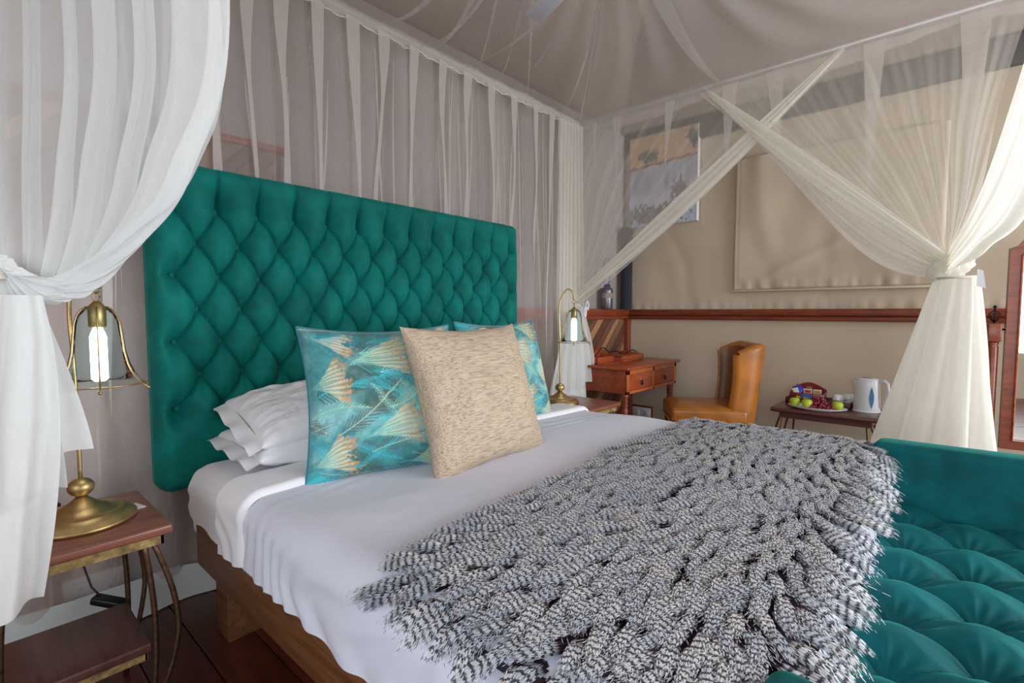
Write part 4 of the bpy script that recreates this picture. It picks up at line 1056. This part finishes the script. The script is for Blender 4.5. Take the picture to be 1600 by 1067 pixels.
# local: faces -x, spans y from +.36 to -.36
for y in (.30, -.30):
    MB().lathe([(.026, .0), (.026, .42), (.021, .44), (.026, .45), (.021, .46), (.024, .47), (.025, 1.0), (.020, 1.01), (.026, 1.02), (.022, 1.03)], 16, (0, y, 0)).build('post', M['redwood'], MR)
    MB().box((-.03, y-.03, 1.03), (.03, y+.03, 1.135), .006).build('post_block', M['redwood'], MR)
    mb = MB().tube([(0, y, 1.13), (0, y, 1.225)], .004, 6).sphere((0, y, 1.228), .009, 8, 6)
    for k in range(4):
        a0 = PI/2*k; mb.tube([(math.cos(a0+t*1.6)*.026*math.sin(PI*t), y+math.sin(a0+t*1.6)*.026*math.sin(PI*t), 1.14+.07*t) for t in np.linspace(0, 1, 9)], .003, 5)
    mb.build('iron_finial', M['blackiron'], MR)
    MB().tube([(0, y, 1.10), (0, y*.82, 1.10)], .006, 6).build('pivot', M['blackiron'], MR)
    MB().box((-.2, y-.025, 0), (.2, y+.025, .05), .01).build('foot', M['redwood'], MR)
MB().box((-.02, -.30, .34), (.02, .30, .40), .006).build('stretcher', M['redwood'], MR)
def frame_outline(hw_, z0, z1, arch_h, k=16):
    # arched top with small shoulders
    pts = [(-hw_, z0), (hw_, z0), (hw_, z1)]
    for i in range(k+1):
        t = i/k; y = hw_*.86*(1-2*t); pts.append((y, z1+.015+arch_h*math.sin(PI*t)**.8))
    pts.append((-hw_, z1)); return pts
fo = frame_outline(.255, .43, 1.55, .14); fi = frame_outline(.205, .48, 1.51, .12)
n = len(fo); mb = MB()
vs = [(-.03, y, z) for y, z in fo]+[(-.03, y, z) for y, z in fi]+[(.01, y, z) for y, z in fo]+[(-.01, y, z) for y, z in fi]
fs = []
for i in range(n):
    j = (i+1) % n; fs += [(i, j, n+j, n+i), (i, 2*n+i, 2*n+j, j), (n+i, n+j, 3*n+j, 3*n+i)]
fs.append(tuple(range(2*n, 3*n)))
fr = mb.add(vs, fs).build('mirror_frame', M['redwood'], MR)
MB().tube([(-.031, y, z) for y, z in fi]+[(-.031, *fi[0])], .006, 6).build('inner_bead', M['desk'], fr)
MB().add([(-.012, y, z) for y, z in fi], [tuple(range(n))]).build('mirror_glass', M['mirror'], MR)

# ------------------------------------------------------------------ ceiling fan (seen through the net roof)
FN = thing('ceiling_fan', 'white bladed ceiling fan hanging under the peak of the net canopy', 'fan', (1.75, 1.14, 2.60))
MB().lathe([(.014, .10), (.014, 1.55)], 12).build('down_rod', M['fan'], FN)
MB().lathe([(.04, -.05), (.085, -.03), (.09, .03), (.075, .07), (.02, .10)], 28).build('motor', M['fan'], FN)
for k in range(3):
    a = math.radians(69)+k*2*PI/3
    MB().box((.12, -.045, -.003), (.475, .045, .003), .003, 2, Matrix.Rotation(a, 4, 'Z') @ Matrix.Rotation(.2, 4, 'X')).build('blade', M['fan'], FN)
    MB().box((.07, -.016, -.005), (.15, .016, .001), .002, 1, Matrix.Rotation(a, 4, 'Z')).build('bracket', M['fan'], FN)

# ------------------------------------------------------------------ net canopy
CX0, CX1, CY0, CY1, CZ = .20, 3.55, -.27, 2.42, 2.71
PK = Vector((1.85, 1.1, 2.90))
CN = thing('net_canopy', 'sheer cream mosquito net canopy with gathered roof hung over the bed', 'canopy', (1.85, 1.1, CZ))
OC = (1.85, 1.1, CZ)
def ribbon(name, pts, wid, wdir, dens, mat='net', parent=None, off=None):
    pts = np.array(pts, float); wid = np.array(wid, float)[:, None]; wd = np.array(wdir, float)
    P = np.stack([pts-wd*wid/2, pts, pts+wd*wid/2], 0)
    dn = np.full(P.shape[:2], dens) if np.isscalar(dens) else np.tile(np.array(dens)[None], (3, 1))
    return grid_obj(name, P, M[mat], parent, dens=dn, off=off)
# head curtain of the canopy
X_, Z_ = np.meshgrid(np.linspace(CX0-.1, CX1-.08, 420), np.linspace(.10, CZ, 50), indexing='ij')
ph = X_*2*PI/.2+.9*snoise(X_*3, Z_*.9, 4, 2)
Yd = .016*np.sin(ph)+.012*snoise(X_*9, Z_*1.2, 6, 2)
ln = np.exp(-(np.abs(np.sin(ph/2+.6*np.sin(Z_*2.3)))/.035)**2)
dn = .40+.1*snoise(X_*8, Z_*1.1, 8, 2)+.34*smooth01((.80-X_)/.3)*smooth01((1.7-Z_)/.6)*(1-.45*smooth01((.35-Z_)/.12))+.3*ln
dn += .25*smooth01((X_-3.05)/.3)
grid_obj('head_curtain', np.stack([X_, CY1+Yd, Z_], -1), M['net'], CN, dens=dn, off=OC)
# its opaque skirt along the floor
X2, Z2 = np.meshgrid(np.linspace(CX0-.35, CX1, 200), np.linspace(.004, .125, 8), indexing='ij')
yk = CY1-.02+.02*np.sin(X2*14)+.015*snoise(X2*6, Z2*6, 3, 2)-.05*(1-Z2/.125)
grid_obj('floor_skirt', np.stack([X2, yk, Z2+(Z2 > .1)*.015*np.sin(X2*5)], -1), M['skirt'], CN, off=OC)
R = random.Random(9)
for i, x in enumerate([.42, .62, .80, .93, 1.088, 1.264, 1.446, 1.622, 1.821, 2.043, 2.26, 2.478, 2.70, 2.93, 3.12, 3.24]):
    x2 = x+R.uniform(-.05, .02); ln_ = R.choice((1.15, 1.9, 1.9, 1.3)); zz = np.linspace(CZ, CZ-ln_, 26); t = np.linspace(0, 1, 26)
    wv = R.uniform(.065, .085)*(1-.75*smooth01(t/R.uniform(.35, .6)))+R.uniform(.0, .035)*smooth01((t-.5)/.5); wv = wv*smooth01((1.0-t)/.25)+.001
    pts = np.stack([x+(x2-x)*smooth01(t*1.2)+.012*np.sin(t*5+i), np.full(26, CY1-.035)+.006*np.sin(t*9), zz], -1)
    ribbon('pleat', pts, wv, (1, .15, 0), .8, 'net', CN, OC)
for i in range(30):
    x = R.uniform(.4, 3.4); z0 = CZ-R.uniform(.02, .5); z1 = R.uniform(.9, 1.7); zz = np.linspace(z0, z1, 16); t = np.linspace(0, 1, 16)
    pts = np.stack([x+R.uniform(-.09, .09)*t+.01*np.sin(t*4+i), np.full(16, CY1-.03), zz], -1)
    ribbon('pleat', pts, .010*np.sin(PI*np.clip(t+.05, 0, 1))+.001, (1, 0, 0), .62, 'net', CN, OC)
# rails: sleeve bands
def sleeve(name, p0, p1, hgt, dens, out, amp=.006, sag=0.0):
    p0, p1 = Vector(p0), Vector(p1); n_ = 160; t = np.linspace(0, 1, n_); s = np.linspace(0, 1, 10)
    T_, S_ = np.meshgrid(t, s, indexing='ij'); L = (p1-p0).length
    base = np.array(p0)[None, None]+(np.array(p1-p0))[None, None]*T_[..., None]
    o_ = np.array(out, float)
    r = hgt/2; ang_ = S_*2*PI
    P = base+o_*((np.cos(ang_)*.35*r)+amp*snoise(T_*L*14, S_*1.5, 3, 2))[..., None]
    P[..., 2] += -sag*np.abs(np.sin(PI*T_*2.3))*(1-np.sin(ang_))*.5+np.sin(ang_)*r+amp*.9*snoise(T_*L*17, S_*2, 5, 2)
    return grid_obj(name, P, M['net'], CN, dens=np.full(T_.shape, dens), off=OC)
sleeve('rail_sleeve', (CX0, CY1, CZ+.03), (CX1, CY1, CZ+.03), .085, .72, (0, 1, 0))
sleeve('rail_sleeve', (CX1, CY1, CZ+.035), (CX1, CY0, CZ+.035), .10, .40, (1, 0, 0), sag=.06)
sleeve('rail_sleeve', (CX0, CY0, CZ+.03), (CX1, CY0, CZ+.03), .085, .5, (0, 1, 0))
sleeve('rail_sleeve', (CX0, CY1, CZ+.03), (CX0, CY0, CZ+.03), .085, .5, (1, 0, 0))
fr_ = MB()
for a, c in (((CX0, CY1), (CX1, CY1)), ((CX1, CY1), (CX1, CY0)), ((CX1, CY0), (CX0, CY0)), ((CX0, CY0), (CX0, CY1))):
    MB().tube([(a[0], a[1], CZ+.04), (c[0], c[1], CZ+.04)], .008, 8).build('rail', M['paper'], CN, off=OC)
# hem lines along the lower edge of the sleeve
MB().tube([(x, CY1-.02+.003*math.sin(x*40), CZ-.012+.006*math.sin(x*31)+.004*math.sin(x*77)) for x in np.linspace(CX0, CX1, 220)], .0035, 5).build('gathering_cord', M['netc' if False else 'paper'], CN, off=OC)
# roof panels
def roof_panel(p0, p1, seed, base=.30):
    p0, p1 = np.array(p0), np.array(p1); n_, m_ = 140, 40
    s, t = np.meshgrid(np.linspace(0, 1, n_), np.linspace(0, 1, m_), indexing='ij')
    E = p0+(p1-p0)*s[..., None]; P = E+(np.array(PK)-E)*t[..., None]
    sagv = .09*np.sin(PI*t)*np.sin(PI*s)**.5+.05*np.sin(PI*t)
    P[..., 2] -= sagv
    P[..., 2] += .012*np.sin(s*38+2*snoise(s*4, t*2, seed))*np.sin(PI*t)
    lnn = np.exp(-(np.abs(np.sin(s*23+1.3*snoise(s*5, t*.7, seed+2)+seed))/.045)**2)*smooth01((snoise(s*9, t*.6, seed+5, 1)+.2))
    dn = base+.08*snoise(s*10, t*2, seed+1, 2)+.35*lnn+.3*t**3
    grid_obj('roof_net', P, M['net'], CN, dens=dn, off=OC)
c00, c10, c11, c01 = (CX0, CY0, CZ+.06), (CX1, CY0, CZ+.06), (CX1, CY1, CZ+.06), (CX0, CY1, CZ+.06)
roof_panel(c01, c11, 1, .24); roof_panel(c11, c10, 2, .42); roof_panel(c10, c00, 3, .3); roof_panel(c00, c01, 4, .3)
for c in (c00, c10, c11, c01):
    p = Vector(c); pts = []
    for t in np.linspace(0, 1, 24):
        q = p.lerp(PK, t); q.z -= .05*math.sin(PI*t)+.0; pts.append(q)
    MB().tube(pts, .0045, 6).build('roof_seam', M['paper'], CN, off=OC)
t = np.linspace(0, 1, 24)
E = np.array((CX1, 1.27, CZ+.05)); P = E+(np.array(PK)-E)*t[:, None]; P[:, 2] -= .13*np.sin(PI*t)+.02
ribbon('roof_pleat', P, .02+.09*t, (0, 1, 0), .62, 'net', CN, OC)
for i in range(12):
    sx = R.uniform(.1, .97); E = np.array((CX0+(CX1-CX0)*sx, CY1, CZ+.05)); P = E+(np.array(PK)+np.array((R.uniform(-.5, .2), 0, 0))-E)*(t*R.uniform(.4, .95))[:, None]; P[:, 2] -= .1*np.sin(PI*t)*1.0+.01
    ribbon('roof_pleat', P, .006+.012*t*R.random()*3, (1, .2, 0), .5, 'net', CN, OC)
for i in range(8):
    z = i/8; E = np.array((CX1-.05-.45*z, CY1, CZ+.05)); Q = np.array(Vector(c11).lerp(PK, .08+.28*(1-z)*1.0)); Q[2] -= .02
    P = E+(Q-E)*t[:, None]; ribbon('roof_pleat', P, .004+.010*t, (.3, .5, 0), .5, 'net', CN, OC)

# pleats that hang from the far rail
def side_pleats(lst):
    for y, wtop, ln_, lean in lst:
        zz = np.linspace(CZ, CZ-ln_, 22); tt = np.linspace(0, 1, 22)
        pts = np.stack([np.full(22, CX1-.035), y+lean*tt, zz], -1)
        ribbon('pleat', pts, wtop*(1-tt)**1.1+.004*(1-tt), (0, 1, 0), .74, 'net', CN, OC)
side_pleats([(2.05, .07, .5, .0), (1.62, .07, .5, .03), (1.2, .10, .6, .02), (.93, .10, .62, -.04), (.42, .10, .95, .0), (.0, .12, 1.0, .0), (2.25, .04, .4, 0)])

# ------------------------------------------------------------------ tied net curtains
def tied(name_label, tops, mids, T, n=160, m=46, folds=7, amp=.02, d0=.35, hem=(.9, 1.0), mat='netc', fdir=(1, 0, 0), hem_d=.88, Tspread=(.0, .0, .05), seed=1, group='tied back net curtains', lines=.3, parent=None, gexp=.75):
    """tops(s) -> start on the rail, mids(s) -> list of way points, T the tie"""
    o = parent
    s_ = np.linspace(0, 1, n); u_ = np.linspace(0, 1, m)
    P = np.zeros((n, m, 3)); W = np.zeros((n, m))
    for i, s in enumerate(s_):
        tp = Vector(T)+Vector(Tspread)*(s-.5)
        way = [Vector(tops(s))]+[Vector(q) for q in mids(s)]+[tp]
        # chord parameterised Catmull-Rom
        ext = [way[0]*2-way[1]]+way+[way[-1]*2-way[-2]]
        segs = len(way)-1
        for j, u in enumerate(u_):
            q = min(u*segs, segs-1e-6); k = int(q); t = q-k
            p0, p1, p2, p3 = ext[k], ext[k+1], ext[k+2], ext[k+3]
            P[i, j] = .5*((2*p1)+(p2-p0)*t+(2*p0-5*p1+4*p2-p3)*t*t+(3*p1-p0-3*p2+p3)*t**3)
    S, U = np.meshgrid(s_, u_, indexing='ij')
    ph = 2*PI*folds*(S+.03*snoise(S*4, U*2, seed, 2)*1.0)
    env = smooth01(U/.12)*(1-.45*smooth01((U-.75)/.25))
    f = amp*np.sin(ph)*env+amp*.5*np.sin(ph*2.3+2)*env
    P += np.array(fdir)*f[..., None]
    # gather -> more threads per area
    sp = np.linalg.norm(np.gradient(P, axis=0), axis=-1)*n; sp0 = sp[:, :3].mean(axis=1, keepdims=True)
    g_ = np.clip(np.median(sp[:, 0])/np.maximum(sp, 1e-4), .8, 9)
    dn = 1-(1-d0)**(g_**(gexp+(.75-gexp)*smooth01((U-.8)/.2)))
    ln_ = np.exp(-(np.abs(np.sin(ph/2+.5))/.07)**2); dn = dn+lines*ln_*(1-dn)
    hm = smooth01((S-hem[0])/.012)*smooth01((hem[1]-S)/.006+.001)
    dn = np.maximum(dn, hem_d*hm)
    dn = np.clip(dn, 0, .985)
    grid_obj('drape', P, M[mat], o, dens=dn, off=tuple(o.location)); return P
def tail(o, T, w_top, w_bot, z_hem, axis, nrm, folds, amp, d=.9, mat='netc', drift=(0, 0, 0), hemband=.16, seed=0, name='tail', shift=0.0, n=130, m=40, slant=0.0):
    S, U = np.meshgrid(np.linspace(0, 1, n), np.linspace(0, 1, m), indexing='ij')
    T = np.array(T, float); ax = np.array(axis, float); nr = np.array(nrm, float)
    wd = w_top+(w_bot-w_top)*(1-(1-U)**1.8)
    a = 2*PI*folds*(S+.04*snoise(S*3, U*1.5, seed, 2))
    P = T+ax*((S-.5+shift*U)*wd)[..., None]+nr*(amp*(.25+.75*U)*(np.sin(a)+.35*np.sin(a*2.1+1)))[..., None]
    P = P+np.array(drift)*U[..., None]
    P[..., 2] = T[2]-(T[2]-z_hem)*U+slant*(S-.5)*U
    dn = np.full(S.shape, d)+.0; dn = np.where(U > 1-hemband, .985, dn-.12*(1-np.abs(np.sin(a))))
    return grid_obj(name, P, M[mat], o, dens=dn, off=tuple(o.location))
def bow(o, T, s=1.0, rz=0):
    T = Vector(T); mb = MB()
    R3 = Matrix.Rotation(rz, 3, 'Z')
    loc = Vector(o.location)
    for pts in (
        [(0, 0, 0), (.03, 0, .03), (.05, 0, .01), (.04, 0, -.03), (.01, 0, -.01)],
        [(0, 0, 0), (-.02, 0, -.03), (-.015, 0, -.07), (.0, 0, -.075), (.01, 0, -.04), (0, 0, -.01)]):
        mb.tube([T-loc+R3 @ (Vector(p)*s) for p in pts], .0055*s, 6)
    mb.build('bow', M['white2'], o)
def band(o, T, r, h=.035, axis=(0, 0, 1)):
    T = Vector(T)-Vector(o.location)
    z = Vector(axis).normalized(); q = z.to_track_quat('Z', 'Y')
    n_ = 28; vs = []
    for zz in (-h/2, -h/4, 0, h/4, h/2):
        for k in range(n_):
            a = 2*PI*k/n_; rr_ = r*(1+.12*math.cos(zz/h*PI)); vs.append(T+q @ Vector((rr_*math.cos(a), rr_*math.sin(a), zz)))
    fs = [(i*n_+k, i*n_+(k+1) % n_, (i+1)*n_+(k+1) % n_, (i+1)*n_+k) for i in range(4) for k in range(n_)]
    MB().add(vs, fs, True).build('tie_band', M['netw'] if False else M['cream'], o)

# (1) far head corner: curtain along the far rail, tied at the head corner
T1 = (3.46, 2.40, 1.27)
C1 = thing('net_curtain', 'sheer net curtain swept back to the head corner beside the far lamp', 'curtain', (3.5, 2.4, CZ), 0, 'tied back net curtains')
def tops1(s): return (CX1, 2.38-1.83*s, CZ)
def mids1(s):
    p = Vector(tops1(s)); T = Vector(T1)
    a = p.lerp(T, .36); c = p.lerp(T, .72); sg = s
    return [a+Vector((0, .10*(1-s), -.055*s*sg)), c+Vector((0, .04*(1-s), -.085*sg))]
tied('', tops1, mids1, T1, folds=8, amp=.014, d0=.30, hem=(.985, 1.001), parent=C1, fdir=(1, .2, 0), hem_d=.88, seed=2, lines=.15, gexp=.25, Tspread=(0, 0, -.10))
# vertical bunch at the head corner, hem near the nightstand
tail(C1, (3.36, 2.36, CZ-.01), .30, .34, .50, (1, -.05, 0), (.1, -1, 0), 7, .022, .66, 'netc', seed=4, name='corner_gather')
tail(C1, (3.43, 2.33, 1.24), .07, .34, .62, (.9, -.4, 0), (.3, -1, 0), 3, .03, .93, 'netw', seed=6, name='tail', shift=-.0)
tail(C1, (3.30, 2.30, 1.20), .12, .42, .44, (.95, -.2, 0), (.3, -1, 0), 4, .03, .82, 'netw', seed=8, name='tail', shift=-.15)
band(C1, (3.45, 2.38, 1.25), .04); bow(C1, (3.42, 2.26, 1.25), 1.25, .2)
# (2) far foot corner: curtain along the far rail tied at the foot corner
T2 = (3.40, .06, 1.43)
C2 = thing('net_curtain', 'cream net curtain swept across the desk wall to the knot above the bench', 'curtain', (3.5, .06, CZ), 0, 'tied back net curtains')
def tops2(s): return (CX1-.02, -.20+1.62*s, CZ)
def mids2(s):
    p = Vector(tops2(s)); T = Vector(T2)
    return [p.lerp(T, .36)+Vector((0, 0, -.05*s**3)), p.lerp(T, .72)+Vector((0, -.03*(1-s), -.04*s-.12*s**5))]
tied('', tops2, mids2, T2, folds=8, amp=.015, d0=.35, hem=(.985, 1.001), parent=C2, fdir=(1, .2, 0), hem_d=.86, seed=5, lines=.05, gexp=.2, Tspread=(0, .0, -.12))
def hem_band(o, A, B, sag, wmid, wa, wb, d, seed, name='hem_band', shape=1.0, drop=0.0, outx=-.03):
    """gathered edge band that runs from the rail A to the tie B; drop shifts its middle line down"""
    n_, k_ = 90, 26; U, V = np.meshgrid(np.linspace(0, 1, n_), np.linspace(-.5, .5, k_), indexing='ij')
    A, B = np.array(A, float), np.array(B, float)
    c = A+(B-A)*U[..., None]
    wd = wa*(1-U)+wb*U+wmid*np.sin(PI*U**shape)
    P = c.copy(); P[..., 2] += -(sag+drop)*np.sin(PI*U**shape)-V*wd
    f = .008*np.sin(V*17+2*snoise(U*2, V, seed, 1))+.002*np.sin(V*48+U*2)
    P[..., 0] += outx+f
    dn = d-.06*(.5+.5*np.sin(V*24+1.2*snoise(U*2, V*2, seed+1, 1)))
    dn = dn*(.35+.65*smooth01(U/.06))
    return grid_obj(name, P, M['netc'], o, dens=dn, off=tuple(o.location))
hem_band(C1, (3.53, .56, 2.72), (3.45, 2.37, 1.30), .035, .12, .03, .06, .97, 3)
hem_band(C2, (3.53, 1.37, 2.72), (3.40, .07, 1.47), .03, .11, .03, .07, .97, 5)
hem_band(C2, (3.53, 1.30, 2.60), (3.41, .05, 1.40), .0, .20, .0, .03, .68, 8, 'lower_edge', 1.9, .12, -.02)
# foot panel
C3 = thing('net_curtain', 'thick cream net curtain gathered from above the mirror into the knot', 'curtain', (3.3, -.1, CZ), 0, 'tied back net curtains')
def tops3(s): return (CX1-.45-2.3*s, CY0-.02*s, CZ)
def mids3(s):
    p = Vector(tops3(s)); T = Vector(T2)
    return [p.lerp(T, .40)+Vector((-.06, 0, -.10-.50*s)), p.lerp(T, .76)+Vector((-.07+.02*s, -.03, -.02-.27*s))]
tied('', tops3, mids3, T2, folds=6, amp=.022, d0=.5, hem=(.9, 1.001), parent=C3, fdir=(.5, -.8, 0), hem_d=.95, seed=7, lines=.3, Tspread=(0, 0, -.08))
# knot and tail
kn = MB()
S, U = np.meshgrid(np.linspace(0, 1, 60), np.linspace(0, 1, 30), indexing='ij')
a = 2*PI*S; rr_ = .058*np.sin(PI*np.clip(U*.8+.12, 0, 1))**.6*(1+.14*np.sin(5*a+9*U)+.06*np.sin(11*a-12*U))
grid_obj('knot', np.stack([T2[0]+rr_*np.cos(a)*.8, T2[1]-.01+rr_*np.sin(a)*1.35-.05*(.5-U), T2[2]+.06-.14*U], -1), M['netc'], C3, dens=np.full(S.shape, .95), off=tuple(C3.location), closed=False)
a2 = 2*PI*S; hw2 = .080+.150*U**.9
fold = 1+.17*np.sin(7*a2+1.5*np.sin(U*2))*(.25+1.15*U)+.07*np.sin(15*a2+U)
zz = T2[2]-.05-(T2[2]-.05-.35)*U
grid_obj('tail', np.stack([T2[0]+hw2*.42*np.cos(a2)*fold, T2[1]-.035+.075*U+hw2*np.sin(a2)*fold, zz], -1), M['netc'], C3, dens=np.where(U > .86, .985, .84+.06*np.sin(9*a2)), off=tuple(C3.location))
band(C3, (T2[0], T2[1]-.03, T2[2]-.06), .07, .012)
S, U = np.meshgrid(np.linspace(0, 1, 8), np.linspace(0, 1, 12), indexing='ij')
grid_obj('tie_end', np.stack([T2[0]-.04+0*S, T2[1]-.112-.022*S-.012*U*S, T2[2]-.02-.085*U-.01*S], -1), M['white2'], C3, off=tuple(C3.location))
# (4) near curtain: swept towards the camera side and tied beside the near nightstand
T4 = (.085, 1.52, 1.30)
C4 = thing('net_curtain', 'white net curtain billowing in front of the near lamp with its tail beside it', 'curtain', (.2, 1.5, CZ), 0, 'tied back net curtains')
E0 = [(.20, 2.38, 2.71), (.075, 1.90, 1.95), (.055, 1.78, 1.55), (.05, 1.68, 1.33), (.06, 1.60, 1.22)]
E1 = [(.20, .72, 2.71), (.39, 1.06, 1.82), (.350, 1.175, 1.50), (.285, 1.31, 1.365), (.19, 1.44, 1.285)]
def tops4(s): return Vector(E0[0]).lerp(Vector(E1[0]), s)
def mids4(s): return [Vector(a).lerp(Vector(b_), s)+Vector((.03*math.sin(PI*s), -.02*math.sin(PI*s), -.010*math.sin(PI*s)*k)) for k, (a, b_) in enumerate(zip(E0[1:], E1[1:]))]
tied('', tops4, mids4, T4, n=260, m=70, folds=7, amp=.028, d0=.64, hem=(.83, .955), parent=C4, fdir=(.8, -.5, 0), hem_d=.97, seed=11, mat='netw', lines=.25, Tspread=(.03, -.06, -.05))
V_ = (.97, .1, 0); Nn = (.1, -1, 0)
tail(C4, (.075, 1.47, 1.235), .12, .30, .53, V_, Nn, 3, .022, .9, 'netw', seed=3, name='tail', shift=-.38, hemband=.34, slant=.09)
tail(C4, (.10, 1.50, 1.22), .07, .10, .80, V_, Nn, 2, .012, .93, 'netw', seed=9, name='tail_layer', shift=.12, hemband=.3)
tail(C4, (.105, 1.52, 1.22), .06, .15, .875, V_, Nn, 1, .010, .93, 'netw', seed=10, name='tail_layer', shift=.24, hemband=.4)
band(C4, (.07, 1.55, 1.28), .022, .02)
